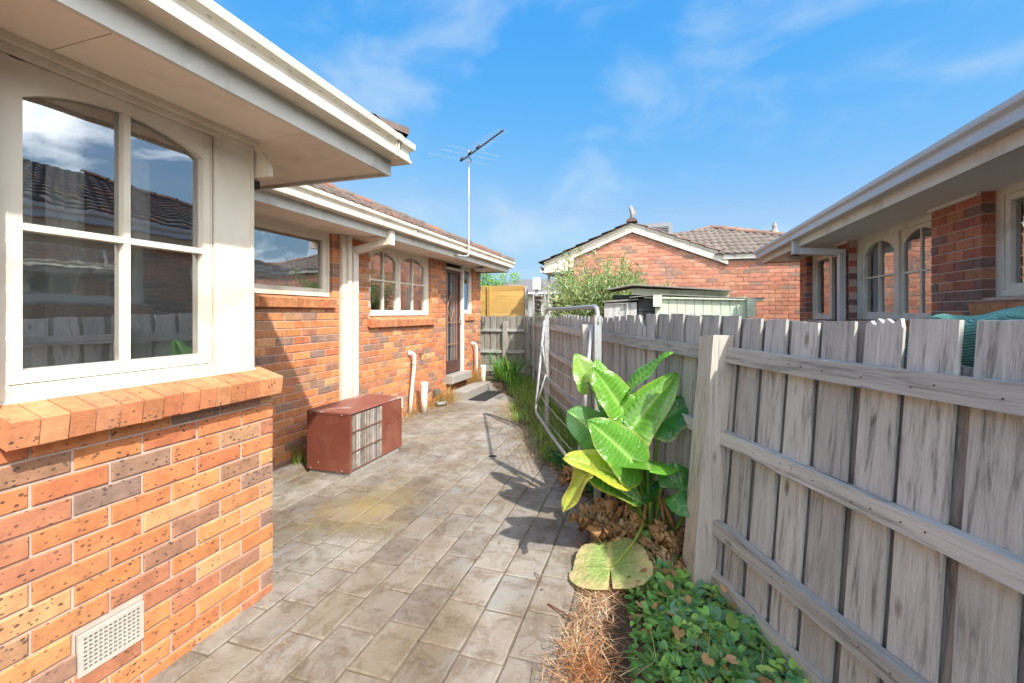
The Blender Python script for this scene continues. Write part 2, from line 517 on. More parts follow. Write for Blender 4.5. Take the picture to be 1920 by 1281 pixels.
M['ground'] = mat_noise('ground_earth', (0.16, 0.12, 0.075), (0.10, 0.085, 0.05), 1.2, 0.95, 0.6, 0.02, 30, 0.1, (0.09, 0.11, 0.04), 0.6)
M['concrete'] = mat_noise('concrete', (0.34, 0.31, 0.27), (0.25, 0.23, 0.20), 5, 0.9, 0.5, 0.005, 90, 0.2, (0.17, 0.155, 0.14), 3)
M['step'] = mat_noise('painted_step', (0.33, 0.30, 0.27), (0.28, 0.26, 0.235), 5, 0.85, 0.3, 0.004, 90, 0.25)
M['tile'] = mat_attr('roof_tile', 0.85, 0.3, 14, 0.35, 0.3)
M['tar'] = mat_noise('dark_fibro', (0.07, 0.07, 0.072), (0.045, 0.045, 0.047), 20, 0.9, 0.5, 0.005, 120, 0.2)
FA = R(90 + 22.3)
FN = R(90 + 24.5)
GREY1, GREY2, GREYD = (0.555, 0.545, 0.515), (0.36, 0.35, 0.33), (0.07, 0.065, 0.06)
M['paling'] = mat_wood('weathered_paling', 'z', GREY1, GREY2, GREYD)
M['paling_c'] = mat_wood('dark_cover_paling', 'z', (0.36, 0.35, 0.33), (0.21, 0.20, 0.188), (0.045, 0.04, 0.036))  # darker grey tones for the cover boards behind the joints
M['rail'] = mat_wood('weathered_rail', 'x', GREY1, GREY2, GREYD, FA)
M['rail_n'] = mat_wood('weathered_rail_near', 'x', GREY1, GREY2, GREYD, FN)
M['rail_x'] = mat_wood('weathered_rail_back', 'x', GREY1, GREY2, GREYD, 0.0)
M['post'] = mat_wood('weathered_post', 'z', (0.54, 0.50, 0.45), (0.39, 0.35, 0.31), GREYD, 0, (0.23, 0.12, 0.07))
M['paling_b'] = mat_wood('stained_paling', 'z', (0.37, 0.345, 0.30), (0.24, 0.22, 0.185), (0.045, 0.042, 0.038), 0, (0.33, 0.16, 0.07))
M['pine'] = mat_wood('new_pine', 'x', (0.62, 0.40, 0.13), (0.52, 0.30, 0.09), (0.33, 0.17, 0.05))
M['galv'] = mat_noise('galvanised_steel', (0.44, 0.45, 0.45), (0.33, 0.34, 0.35), 30, 0.42, 0.1, 0.001, 120, 0.5)
M['galv'].node_tree.nodes['Principled BSDF'].inputs['Metallic'].default_value = 0.35
M['galvd'] = mat_noise('dull_steel', (0.34, 0.33, 0.31), (0.24, 0.22, 0.20), 20, 0.55, 0.1, 0.001, 120, 0.5)
M['pvc'] = mat_noise('pvc_pipe', (0.74, 0.70, 0.62), (0.68, 0.63, 0.54), 6, 0.45, 0.05, 0.001, 60, 0.4)
M['acred'] = mat_noise('oxide_red_paint', (0.20, 0.058, 0.036), (0.155, 0.042, 0.027), 6, 0.5, 0.12, 0.002, 120, 0.4, (0.23, 0.085, 0.055), 2.2)
M['actop'] = mat_noise('faded_red_lid', (0.25, 0.085, 0.06), (0.21, 0.065, 0.045), 6, 0.5, 0.12, 0.002, 120, 0.4, (0.44, 0.35, 0.31), 2.6)
M['fin'] = mat_noise('aluminium_fins', (0.50, 0.46, 0.41), (0.30, 0.26, 0.22), 8, 0.6, 0.4, 0.004, 60, 0.4, (0.30, 0.17, 0.11), 5, (14, 14, 0.8))
M['rubber'] = mat_plain('black_rubber', (0.028, 0.028, 0.03), 0.65)
M['gulley'] = mat_plain('grey_pipe', (0.10, 0.105, 0.11), 0.55)
M['brass'] = mat_plain('tap_metal', (0.33, 0.28, 0.2), 0.4, 0.8)
M['door'] = mat_plain('brown_door_paint', (0.085, 0.040, 0.035), 0.5)
M['copper'] = mat_plain('copper_bars', (0.42, 0.17, 0.10), 0.45)
M['doorfrost'] = mat_plain('door_panel_glass', (0.16, 0.165, 0.165), 0.15)
M['lamp'] = mat_plain('opal_diffuser', (0.62, 0.61, 0.57), 0.35)
M['shed'] = mat_noise('pale_green_paint', (0.60, 0.66, 0.51), (0.55, 0.61, 0.47), 6, 0.6, 0.15, 0.002, 60, 0.3, (0.36, 0.40, 0.28), 3)
M['shroof'] = mat_noise('fibro_roof', (0.30, 0.285, 0.25), (0.20, 0.19, 0.17), 8, 0.9, 0.4, 0.004, 80, 0.2)
M['leaf'] = mat_leaf('glossy_leaf', 0.27, 0.33, 0.7, 0.30)
M['leafm'] = mat_leaf('matte_leaf', 0.5, 0.3, 0.35)
M['dry'] = mat_leaf('dry_leaf', 0.8, 0.2, 0.15, 0.6)
M['bark'] = mat_noise('bark', (0.16, 0.11, 0.075), (0.08, 0.06, 0.045), 20, 0.95, 0.6, 0.01, 60, 0.1)
M['cloth'] = mat_noise('green_shade_cloth', (0.20, 0.50, 0.41), (0.13, 0.40, 0.32), 18, 0.85, 0.5, 0.004, 160, 0.2)
_m, _t, _b = new_mat('knitted_shade_cloth')
_P = pos(_t, (1.0, 1.0, 1.0), (0, 0, -FN))
_w = nd(_t, 'ShaderNodeTexWave'); _w.inputs['Scale'].default_value = 60; _w.inputs['Distortion'].default_value = 1.6; _w.bands_direction = 'DIAGONAL'
_mp = nd(_t, 'ShaderNodeMapping'); _mp.inputs['Scale'].default_value = (0.04, 1.3, 1.3); _t.links.new(_P, _mp.inputs['Vector']); _t.links.new(_mp.outputs[0], _w.inputs['Vector'])
clc_ = mix(_t, ramp(_t, _w.outputs['Fac'], [(0.2, 0.0), (0.8, 1.0)]), (0.07, 0.20, 0.165), (0.15, 0.35, 0.295))
clc_ = mix(_t, 1.0, clc_, ramp(_t, noise(_t, pos(_t), 6, 4), [(0.3, 0.7), (0.7, 1.15)]), 'MULTIPLY')
_t.links.new(clc_, _b.inputs['Base Color']); _b.inputs['Roughness'].default_value = 0.85
bump(_t, _b, _w.outputs['Fac'], 0.7, 0.006)
M['cloth'] = _m
M['grim'] = mat_attr('plain_colours', 0.6, 0.08, 8, 0.05, 0.4)

# ------------------------------------------------------------------ bricks
BL, BH, MO = 0.23, 0.076, 0.010
PAL = [((0.53, 0.192, 0.072), 10), ((0.55, 0.222, 0.086), 9), ((0.50, 0.162, 0.066), 6), ((0.43, 0.165, 0.09), 6),
       ((0.47, 0.25, 0.125), 3), ((0.34, 0.17, 0.105), 5), ((0.30, 0.165, 0.11), 4), ((0.57, 0.27, 0.125), 3), ((0.25, 0.15, 0.11), 3)]
PALW = [c for c, w in PAL for _ in range(w)]
def jit(c, r, a=0.12):
    k = 1 + r.uniform(-a, a)
    return tuple(max(0.0, x * k * (1 + r.uniform(-a, a) * 0.35)) for x in c)
LOCAL = Frame((0, 0, 0), (1, 0, 0), (0, 0, 1), (0, -1, 0))
brick_meshes = []
for i in range(22):
    mb = MB(); mb.col = jit(PALW[(i * 5) % len(PALW)], rnd)
    mb.cbox(LOCAL, -BL / 2, BL / 2, -BH / 2, BH / 2, -0.1, 0.0, rnd.uniform(0.003, 0.006))
    brick_meshes.append(mb.mesh('brick', M['brick']))
def wall_bricks(ang, O, u0, u1, v0, v1, holes, r, toothed=True, vmax=None):
    """running-bond bricks in one wall: list of (frame, ua, ub, va, vb)"""
    fr = wall_frame(O, ang)
    out = []
    k = 0
    v = v0
    while v + BH * 0.5 < v1:
        va, vb = v, min(v + BH, v1)
        off = 0.0 if k % 2 == 0 else (BL + MO) / 2
        segs = [(u0, u1)]
        vm = (va + vb) / 2
        for (a, b, c, d) in holes:
            if c < vm < d:
                ns = []
                for (p, q) in segs:
                    if b <= p or a >= q: ns.append((p, q)); continue
                    if a > p: ns.append((p, a))
                    if b < q: ns.append((b, q))
                segs = ns
        for (p, q) in segs:
            pq, qq = p, q
            if vmax:
                pq, qq = vmax(p, q, vb)
                if qq - pq < 0.05: continue
            base = math.floor((pq - u0 + off) / (BL + MO)) * (BL + MO) + u0 - off
            x = base
            while x < qq - 0.02:
                a, b = max(x, pq), min(x + BL, qq)
                # close the joint at the ends of a wall piece
                if b - a > 0.03: out.append((fr, ang, a, b, va, vb))
                x += BL + MO
        v += BH + MO
        k += 1
    return out
def holed_slab(mb, fr, u0, u1, v0, v1, holes, n0, n1, top=None):
    us = sorted(set([u0, u1] + [min(max(x, u0), u1) for h in holes for x in h[:2]]))
    vs_ = sorted(set([v0, v1] + [min(max(x, v0), v1) for h in holes for x in h[2:]]))
    def solid(i, j):
        if i < 0 or j < 0 or i >= len(us) - 1 or j >= len(vs_) - 1: return False
        a, b = (us[i] + us[i + 1]) / 2, (vs_[j] + vs_[j + 1]) / 2
        return not any(h[0] < a < h[1] and h[2] < b < h[3] for h in holes)
    for i in range(len(us) - 1):
        for j in range(len(vs_) - 1):
            if not solid(i, j): continue
            a, b, c, d = us[i], us[i + 1], vs_[j], vs_[j + 1]
            for n in (n0, n1): mb.face([fr(a, c, n), fr(b, c, n), fr(b, d, n), fr(a, d, n)])
            if not solid(i - 1, j): mb.face([fr(a, c, n0), fr(a, c, n1), fr(a, d, n1), fr(a, d, n0)])
            if not solid(i + 1, j): mb.face([fr(b, c, n0), fr(b, c, n1), fr(b, d, n1), fr(b, d, n0)])
            if not solid(i, j - 1): mb.face([fr(a, c, n0), fr(b, c, n0), fr(b, c, n1), fr(a, c, n1)])
            if not solid(i, j + 1): mb.face([fr(a, d, n0), fr(b, d, n0), fr(b, d, n1), fr(a, d, n1)])
def lay_bricks(wall, bricks, r, limit, visible):
    """the largest-showing bricks become parts of the wall, the rest one joined part"""
    sc = []
    for i, (fr, ang, a, b, va, vb) in enumerate(bricks):
        c = fr((a + b) / 2, (va + vb) / 2, 0)
        q = proj(c)
        ok = q is not None and in_view(c, 60) and visible(c)
        sc.append((-(b - a) * abs(Vector((c.x, c.y, 0)).normalized().dot(fr.N)) / q[2] ** 2 if ok else 0.0, i))
    sc.sort()
    chosen = set(i for (s_, i) in sc[:limit] if s_ < 0)
    rest = MB()
    for i, (fr, ang, a, b, va, vb) in enumerate(bricks):
        n = r.uniform(-0.0015, 0.0018)
        if i in chosen:
            o = bpy.data.objects.new('brick', r.choice(brick_meshes))
            COL.objects.link(o)
            o.parent = wall
            o.location = fr((a + b) / 2, (va + vb) / 2, n)
            o.rotation_euler = (r.uniform(-0.006, 0.006), r.uniform(-0.008, 0.008), ang + r.uniform(-0.006, 0.006))
            o.scale = ((b - a) / BL, 1, (vb - va) / BH)
        else:
            rest.col = jit(r.choice(PALW), r)
            rest.cbox(fr, a, b, va, vb, -0.1, n, 0.004)
    if rest.f:
        o = part('bricks_remaining', rest, M['brick'], wall)
        o['kind'] = 'stuff'
def sill_bricks(wall, fr, u0, u1, zf, zb, proj_n, back_n, drop, r, pitch=0.0805, endcap=True):
    """sloping brick-on-edge sill: top falls from (back_n, zb) to (proj_n, zf)"""
    u = u0
    while u < u1 - 0.03:
        w = min(pitch, u1 - u) - 0.005
        d = r.uniform(-0.002, 0.002); e = r.uniform(-0.002, 0.002)
        mb = MB(); mb.col = jit(r.choice([(0.50, 0.185, 0.08), (0.51, 0.20, 0.085), (0.47, 0.165, 0.075), (0.50, 0.22, 0.10)]), r, 0.12)
        c = 0.004
        prof = [(back_n, zb), (proj_n - c + e, zf + d + 0.001), (proj_n + e, zf - c + d), (proj_n - 0.012 + e, zf - drop + c + d), (proj_n - 0.016 + e, zf - drop + d), (back_n, zb - drop)]
        A = [fr(u, z_, n_) for n_, z_ in prof]; B = [fr(u + w, z_, n_) for n_, z_ in prof]
        mb.prism(A, B)
        part('sill_brick', mb, M['brick'], wall)
        u += pitch
    mb = MB()
    prof = [(back_n - 0.004, zb - 0.006), (proj_n - 0.006, zf - 0.007), (proj_n - 0.02, zf - drop + 0.006), (back_n - 0.004, zb - drop + 0.004)]
    mb.prism([fr(u0 + 0.002, z_, n_) for n_, z_ in prof], [fr(u1 - 0.004, z_, n_) for n_, z_ in prof])
    part('sill_mortar', mb, M['mortar'], wall)

# ------------------------------------------------------------------ windows
def arch_head(mb, fr, a, b, zs, zt, rise, n0, n1, seg=14):
    """board between an arch (springing zs, rising by rise) and a straight top zt"""
    P = []
    for i in range(seg + 1):
        t = i / seg
        u = a + (b - a) * t
        x = 2 * t - 1
        z_ = zs + rise * (math.sqrt(max(0.0, 1.45 ** 2 - x * x)) - math.sqrt(1.45 ** 2 - 1)) / (1.45 - math.sqrt(1.45 ** 2 - 1))
        P.append((u, z_))
    for i in range(seg):
        (ua, za), (ub, zb) = P[i], P[i + 1]
        mb.face([fr(ua, za, n1), fr(ub, zb, n1), fr(ub, zt, n1), fr(ua, zt, n1)])
        mb.face([fr(ua, za, n0), fr(ua, zt, n0), fr(ub, zt, n0), fr(ub, zb, n0)])
        mb.face([fr(ua, za, n0), fr(ub, zb, n0), fr(ub, zb, n1), fr(ua, za, n1)])
    mb.face([fr(a, zt, n0), fr(a, zt, n1), fr(b, zt, n1), fr(b, zt, n0)])
def window(house, fr, u0, u1, v0, v1, n, sashes, mat, frame=(0.045, 0.045, 0.05, 0.05), label=None, room=1.6, curtain=None, blind=None, frame_d=0.09, ext=(0.5, 0.5)):
    """frame: left, right, bottom, top widths; sashes: dicts"""
    l, r_, bt, tp = frame
    mb = MB()
    d0, d1 = n - frame_d, n + 0.012
    mb.box(fr, u0, u0 + l, v0, v1, d0, d1)
    mb.box(fr, u1 - r_, u1, v0, v1, d0, d1)
    mb.box(fr, u0 + l, u1 - r_, v0, v0 + bt, d0, d1 + 0.012)
    mb.box(fr, u0 + l, u1 - r_, v1 - tp, v1, d0, d1 - 0.002)
    w = part('window', mb, mat, house)
    if label: w['label'] = label
    for s in sashes:
        a, b, c, d = s['r']
        st = s.get('stile', 0.04); br = s.get('rail', 0.05)
        hd = s.get('head', 0.05)
        rise = s.get('rise', 0.0)
        e0, e1 = n - 0.045, n + s.get('out', 0.004)
        mb = MB()
        mb.box(fr, a, a + st, c, d, e0, e1)
        mb.box(fr, b - st, b, c, d, e0, e1)
        mb.box(fr, a + st, b - st, c, c + br, e0, e1 - 0.001)
        if rise > 0:
            arch_head(mb, fr, a + st, b - st, d - hd - rise, d, rise, e0, e1 - 0.001)
        else:
            mb.box(fr, a + st, b - st, d - hd, d, e0, e1 - 0.001)
        part('sash', mb, mat, w)
        ga, gb, gc, gd = a + st, b - st, c + br, d - hd
        nc, nr = s.get('cols', 1), s.get('rows', 1)
        bw = s.get('bar', 0.022)
        split = s.get('split')
        ucuts = [ga + (gb - ga) * i / nc for i in range(nc + 1)]
        vcuts = [gc, gc + (gd - gc) * split, gd] if (nr == 2 and split) else [gc + (gd - gc) * i / nr for i in range(nr + 1)]
        for x in ucuts[1:-1]:
            mb = MB(); mb.box(fr, x - bw / 2, x + bw / 2, gc, gd, n - 0.032, e1 - 0.006); part('mullion', mb, mat, w)
        for y in vcuts[1:-1]:
            mb = MB(); mb.box(fr, ga, gb, y - bw / 2, y + bw / 2, n - 0.031, e1 - 0.004); part('glazing_bar', mb, mat, w)
        for i in range(nc):
            for j in range(nr):
                mb = MB()
                tl = rnd.uniform(-0.0015, 0.0015)
                x0, x1, y0, y1 = ucuts[i], ucuts[i + 1], vcuts[j], vcuts[j + 1]
                N0 = n - 0.027
                mb.face([fr(x0, y0, N0 - tl), fr(x1, y0, N0 + tl), fr(x1, y1, N0 + tl), fr(x0, y1, N0 - tl)])
                part('pane', mb, M['glass'], w)
    mb = MB()
    q0, q1 = n - 0.092, n - room
    a, b, c, d = u0 - ext[0], u1 + ext[1], v0 - 0.7, v1 + 0.02
    mb.face([fr(a, c, q1), fr(b, c, q1), fr(b, d, q1), fr(a, d, q1)])
    mb.face([fr(a, c, q0), fr(a, c, q1), fr(a, d, q1), fr(a, d, q0)])
    mb.face([fr(b, c, q0), fr(b, c, q1), fr(b, d, q1), fr(b, d, q0)])
    mb.face([fr(a, c, q0), fr(b, c, q0), fr(b, c, q1), fr(a, c, q1)])
    mb.face([fr(a, d, q0), fr(b, d, q0), fr(b, d, q1), fr(a, d, q1)])
    # room front wall around the opening
    for (x0, x1, y0, y1) in ((a, u0, c, d), (u1, b, c, d), (u0, u1, c, v0), (u0, u1, v1, d)):
        mb.face([fr(x0, y0, q0), fr(x1, y0, q0), fr(x1, y1, q0), fr(x0, y1, q0)])
    part('room_lining', mb, M['room'], w)
    if curtain:
        for (ca, cb, cn) in curtain:
            mb = MB(); seg = max(8, int((cb - ca) / 0.018))
            pts = [(ca + (cb - ca) * i / seg, n - cn + 0.014 * math.sin(i * 1.25) + 0.008 * math.sin(i * 0.53 + 1)) for i in range(seg + 1)]
            for i in range(seg):
                mb.face([fr(pts[i][0], v0 - 0.1, pts[i][1]), fr(pts[i + 1][0], v0 - 0.1, pts[i + 1][1]), fr(pts[i + 1][0], v1, pts[i + 1][1]), fr(pts[i][0], v1, pts[i][1])])
            part('curtain', mb, M['curtain'], w, True)
    if blind:
        (ca, cb, c0, c1) = blind
        mb = MB(); y = c0
        while y < c1:
            mb.face([fr(ca, y, n - 0.13), fr(cb, y, n - 0.13), fr(cb, y + 0.016, n - 0.115), fr(ca, y + 0.016, n - 0.115)]); y += 0.026
        part('blind', mb, M['white'], w)
    return w

# ------------------------------------------------------------------ gutters, roofs
GUT = [(0.0, -0.004), (0.092, -0.006), (0.100, 0.000), (0.101, 0.016), (0.093, 0.024), (0.088, 0.036), (0.086, 0.062), (0.090, 0.076), (0.104, 0.086), (0.118, 0.098), (0.121, 0.112), (0.121, 0.134), (0.117, 0.140), (0.110, 0.138), (0.108, 0.128), (0.060, 0.030), (0.004, 0.030)]
def sweep(mb, path, prof, side):
    """sweep profile (outward, up) along a horizontal path; outward is to the right (side=1) or left (-1)"""
    path = [Vector(p) for p in path]
    rings = []
    for i, p in enumerate(path):
        ds = []
        if i > 0: ds.append((path[i] - path[i - 1]).normalized())
        if i < len(path) - 1: ds.append((path[i + 1] - path[i]).normalized())
        ns = [Vector((d.y, -d.x, 0)) * side for d in ds]
        nn = ns[0] if len(ns) == 1 else (ns[0] + ns[1]) / (1 + ns[0].dot(ns[1]))
        rings.append([p + nn * o + Z * h for o, h in prof])
    for i in range(len(path) - 1):
        for k in range(len(prof)):
            k2 = (k + 1) % len(prof)
            mb.face([rings[i][k], rings[i + 1][k], rings[i + 1][k2], rings[i][k2]])
    mb.face(rings[0]); mb.face(rings[-1][::-1])
TW, TL = 0.30, 0.32
def tile_geo(mb, fr, u, v, w=TW, l=TL, amp=0.028, lift=0.03):
    n = 10
    prof = []
    for i in range(n + 1):
        t = i / n
        prof.append((t * w, amp * (0.5 - 0.5 * math.cos(4 * math.pi * t)) ** 0.8))
    lo = [fr(u + x, v - 0.03, lift + h) for x, h in prof]
    hi = [fr(u + x, v + l, 0.004 + h) for x, h in prof]
    lip = [fr(u + x, v - 0.028, lift + h - 0.022) for x, h in prof]
    base = len(lo)
    F = [(i, i + 1, base + i + 1, base + i) for i in range(n)] + [(2 * base + i, 2 * base + i + 1, i + 1, i) for i in range(n)]
    mb.idx(lo + hi + lip, F)
TILEC = [(0.13, 0.095, 0.08), (0.11, 0.085, 0.075), (0.16, 0.105, 0.085), (0.145, 0.12, 0.105), (0.20, 0.105, 0.075)]
TILEG = [(0.19, 0.155, 0.13), (0.16, 0.13, 0.112), (0.215, 0.175, 0.15), (0.175, 0.14, 0.118)]
def tiled_slope(roof, fr, u0, u1, v1, inside, r, cols, own=lambda u, v: False):
    rest = MB()
    meshes = []
    for c in cols:
        mb = MB(); mb.col = jit(c, r, 0.1); tile_geo(mb, WORLD, 0, 0); meshes.append(mb.mesh('tile', M['tile'], True))
    mat3 = Matrix((fr.U, fr.V, fr.N)).transposed()
    v = 0.0; k = 0
    while v < v1:
        u = u0
        while u < u1:
            if v + TL > v1 + 0.02:
                if inside(u + TW / 2, (v + v1) / 2):
                    rest.col = jit(r.choice(cols), r, 0.12); tile_geo(rest, fr, u, v, l=max(0.05, v1 - v))
            elif inside(u + TW / 2, v + TL / 2):
                if own(u + TW / 2, v + TL / 2):
                    o = bpy.data.objects.new('tile', r.choice(meshes)); COL.objects.link(o)
                    o.parent = roof
                    o.matrix_basis = Matrix.Translation(fr(u, v, r.uniform(0, 0.004))) @ mat3.to_4x4()
                else:
                    rest.col = jit(r.choice(cols), r, 0.12)
                    tile_geo(rest, fr, u, v)
            u += TW
        v += TL; k += 1
    if rest.f:
        o = part('tiles_remaining', rest, M['tile'], roof, True); o['kind'] = 'stuff'
def ridge_caps(roof, a, b, r, cols, w=0.11):
    a, b = Vector(a), Vector(b)
    d = (b - a); Ln = d.length; d.normalize()
    side = d.cross(Z).normalized(); up = side.cross(d)
    n = max(1, int(Ln / 0.36))
    for i in range(n):
        mb = MB(); mb.col = jit(r.choice(cols), r, 0.12)
        p, q = a + d * (i * Ln / n - 0.02), a + d * ((i + 1) * Ln / n)
        A, B = [], []
        for k in range(7):
            t = math.pi * k / 6
            A.append(p + side * math.cos(t) * w * 1.1 + up * (math.sin(t) * 0.085 + 0.012))
            B.append(q + side * math.cos(t) * w + up * math.sin(t) * 0.075)
        for k in range(6): mb.face([A[k], A[k + 1], B[k + 1], B[k]])
        mb.face(A)
        part('ridge_tile', mb, M['tile'], roof)

# ================================================================== the setting
mb = MB(); g = 260
mb.face([(-g, -g, -0.035), (g, -g, -0.035), (g, g, -0.035), (-g, g, -0.035)])
solo('ground', mb, M['ground'], 'bare earth ground running out beyond the houses', None, kind='structure')

# paving: bed and pavers
def soil_edge(y):
    P = [(-3, -0.32), (1.9, -0.32), (2.25, -0.285), (2.56, -0.28), (2.93, -0.39), (3.58, -0.44), (4.17, -0.82), (4.7, -1.22), (6.0, -1.66), (6.2, -2.0), (7.0, -2.3), (7.8, -2.4), (8.45, -2.95), (9.3, -3.45), (12, -3.5)]
    for (y0, x0), (y1, x1) in zip(P, P[1:]):
        if y0 <= y <= y1: return x0 + (x1 - x0) * (y - y0) / (y1 - y0)
    return P[-1][1]
PAVE_END = 7.28
mb = MB(); mb.wbox(-3.72, -0.02, -1.2, PAVE_END, -0.033, -0.007)
paving = solo('paving', mb, M['sand'], 'grey rectangular pavers laid in running bond along the house', None, kind='structure')
pv = []
PW = 0.2215
rp_ = random.Random(11)
row0 = -1.5270
offs = {}
i = -11
while row0 + i * PW < -0.03:
    x0 = row0 + i * PW
    off = {0: 1.893, 1: 2.0, 2: 1.92, 3: 1.90, 4: 1.96, -1: 1.784, -2: 1.97}.get(i, rp_.uniform(0, 0.33))
    y = off - 0.333 * 10
    while y < PAVE_END:
        a, b = max(y, -1.2), min(y + 0.333, PAVE_END)
        cx, cy = x0 + PW / 2, (a + b) / 2
        inside_house = (x0 < -2.2 and cy < 1.95) or x0 + PW < -3.66
        if b - a > 0.04 and not inside_house and x0 < soil_edge(cy) + 0.15:
            pv.append((x0, x0 + PW, a, b))
        y += 0.333
    i += 1
sc = []
for k, (x0, x1, a, b) in enumerate(pv):
    c = ((x0 + x1) / 2, (a + b) / 2, 0)
    q = proj(c)
    sc.append((-(b - a) / q[2] ** 3 if q and in_view(c, 60) else 0, k))
sc.sort()
own = set(k for s_, k in sc[:300] if s_ < 0)
rest = MB()
pm = []
for k in range(14):
    mb = MB(); kk = rp_.uniform(0.86, 1.1); mb.col = (kk, kk * rp_.uniform(0.97, 1.0), kk * rp_.uniform(0.92, 1.0))
    # slightly uneven outline
    c = 0.007
    w_, l_ = PW - 0.009, 0.324
    J = lambda: rp_.uniform(-0.002, 0.002)
    n_ = 6
    ring = []
    for (p, q) in (((-1, -1), (1, -1)), ((1, -1), (1, 1)), ((1, 1), (-1, 1)), ((-1, 1), (-1, -1))):
        for m_ in range(n_):
            t_ = m_ / n_
            ring.append(((p[0] + (q[0] - p[0]) * t_) * w_ / 2 + J(), (p[1] + (q[1] - p[1]) * t_) * l_ / 2 + J()))
    nR = len(ring)
    V = [(x, y, -0.03) for x, y in ring] + [(x, y, -0.006) for x, y in ring] + [(x * (1 - 2 * c / w_), y * (1 - 2 * c / l_), 0) for x, y in ring]
    F = []
    for q_ in range(nR):
        q2 = (q_ + 1) % nR
        F.append((q_, q2, nR + q2, nR + q_)); F.append((nR + q_, nR + q2, 2 * nR + q2, 2 * nR + q_))
    F.append(tuple(range(2 * nR, 3 * nR)))
    mb.idx(V, F)
    pm.append(mb.mesh('paver', M['paver']))
for k, (x0, x1, a, b) in enumerate(pv):
    z_ = rp_.uniform(-0.002, 0.002)
    if k in own:
        o = bpy.data.objects.new('paver', rp_.choice(pm)); COL.objects.link(o); o.parent = paving
        o.location = ((x0 + x1) / 2, (a + b) / 2, z_)
        o.scale = (1, (b - a) / 0.333, 1)
        o.rotation_euler = (rp_.uniform(-0.006, 0.006), rp_.uniform(-0.006, 0.006), rp_.uniform(-0.008, 0.008) + (math.pi if rp_.random() < 0.5 else 0))
    else:
        kk = rp_.uniform(0.86, 1.1); rest.col = (kk, kk * 0.99, kk * 0.96)
        rest.cbox(WORLD, x0 + 0.004, x1 - 0.004, a + 0.004, b - 0.004, -0.03, z_, 0.006)
if rest.f:
    o = part('pavers_remaining', rest, M['paver'], paving); o['kind'] = 'stuff'; o.location = (0, 0, 0)

# concrete slab by the door
mb = MB()
pts = [(-3.66, 7.26), (-2.30, 7.20), (-2.36, 7.5), (-2.42, 7.85), (-2.75, 8.3), (-3.0, 8.55), (-3.2, 9.2), (-3.4, 9.5), (-3.66, 9.6)]
mb.prism([Vector((x, y, -0.03)) for x, y in pts], [Vector((x, y, -0.002)) for x, y in pts])
solo('concrete_path', mb, M['concrete'], 'grey concrete slab at the foot of the back door', None, kind='structure')

# soil bed with uneven edge and surface
def fence_line(s):
    """foot of the paling line; s metres from the big near post, negative towards the camera"""
    p = Vector((0.33, 2.81, 0))
    a = R(24.5) if s < 0 else R(22.3)
    return p + Vector((-math.sin(a), math.cos(a), 0)) * s
def fence_x(y):
    s = (y - 2.81) / math.cos(R(24.5) if y < 2.81 else R(22.3))
    return fence_line(s).x
def soil_z(x, y):
    e, f = soil_edge(y), fence_x(y)
    t = min(1.0, max(0.0, (x - e) / 0.12))
    return -0.01 + 0.028 * t + 0.008 * math.sin(x * 23 + y * 9) * t + 0.008 * math.sin(y * 17 - x * 5) * t
mb = MB()
ny, nx = 110, 12
grid = []
for j in range(ny + 1):
    y = 0.2 + (10.75 - 0.2) * j / ny
    x0 = soil_edge(y) - 0.02 + 0.03 * math.sin(y * 7.3) + 0.02 * math.sin(y * 19)
    x1 = fence_x(y) + 0.25
    grid.append([(x0 + (x1 - x0) * i / nx, y, soil_z(x0 + (x1 - x0) * i / nx, y) if i else -0.02) for i in range(nx + 1)])
V = [p for row in grid for p in row]
F = [(j * (nx + 1) + i, j * (nx + 1) + i + 1, (j + 1) * (nx + 1) + i + 1, (j + 1) * (nx + 1) + i) for j in range(ny) for i in range(nx)]
mb.idx(V, F)
solo('garden_bed', mb, M['soil'], 'narrow strip of brown soil along the paling fence', None, kind='structure', smooth=True)

# ================================================================== the house on the left
A90 = R(90)
house = thing('brick_house', 'orange brick house with cream windows and stepped-back wing along the left of the yard', 'house', (-4.5, 3.0, 0))
rb = random.Random(21)
WA, WB = -2.08, -3.65
# near wing front wall and the set-back wall
SOF = 2.56
holesA = [(0.892, 2.4, 1.205, 3.0)]
holesB = [(2.86, 4.42, 1.75, 2.62), (5.17, 6.89, 1.53, 2.62), (7.49, 8.30, 0.27, 2.62), (8.30, 8.81, 1.57, 2.62)]
grow = lambda hs_, e=0.006: [(a - e, b + e, c - e, d + e) for a, b, c, d in hs_]
frA, frB = wall_frame((WA, 0, 0), A90), wall_frame((WB, 0, 0), A90)
frE = wall_frame((0, 2.02, 0), R(180))
vent_hole = (1.105, 1.34, 0.196, 0.362)
mb = MB()
holed_slab(mb, frA, -3.0, 2.012, -0.05, 2.7, grow(holesA) + [vent_hole], -0.2, -0.008)
mb.box(frE, 2.09, 3.66, -0.05, 1.20, -0.2, -0.008)
wallA = part('wall', mb, M['mortar'], house)
bA = wall_bricks(A90, (WA, 0, 0), -3.0 + 0.02, 2.02, 0.006 - 0.043, 2.58, holesA + [vent_hole], rb)
bA += wall_bricks(R(180), (0, 2.02, 0), 2.08 + 0.12, 3.65, 0.006 - 0.043, 1.2, [], rb)
mb = MB()
holed_slab(mb, frB, 2.0, 9.242, -0.05, 2.7, grow(holesB), -0.2, -0.008)
mb.box(wall_frame((0, 9.25, 0), R(180)), 3.66, 7.0, -0.05, 2.7, -0.2, -0.008)
wallB = part('wall', mb, M['mortar'], house)
bB = wall_bricks(A90, (WB, 0, 0), 2.02, 9.25, -0.03, 2.58, holesB, rb)
bB += wall_bricks(R(180), (0, 9.25, 0), 3.65 + 0.12, 7.0, -0.03, 2.58, [], rb)
lay_bricks(wallA, bA, rb, 110, lambda c: c.y > 0.8 and c.y < 2.03)
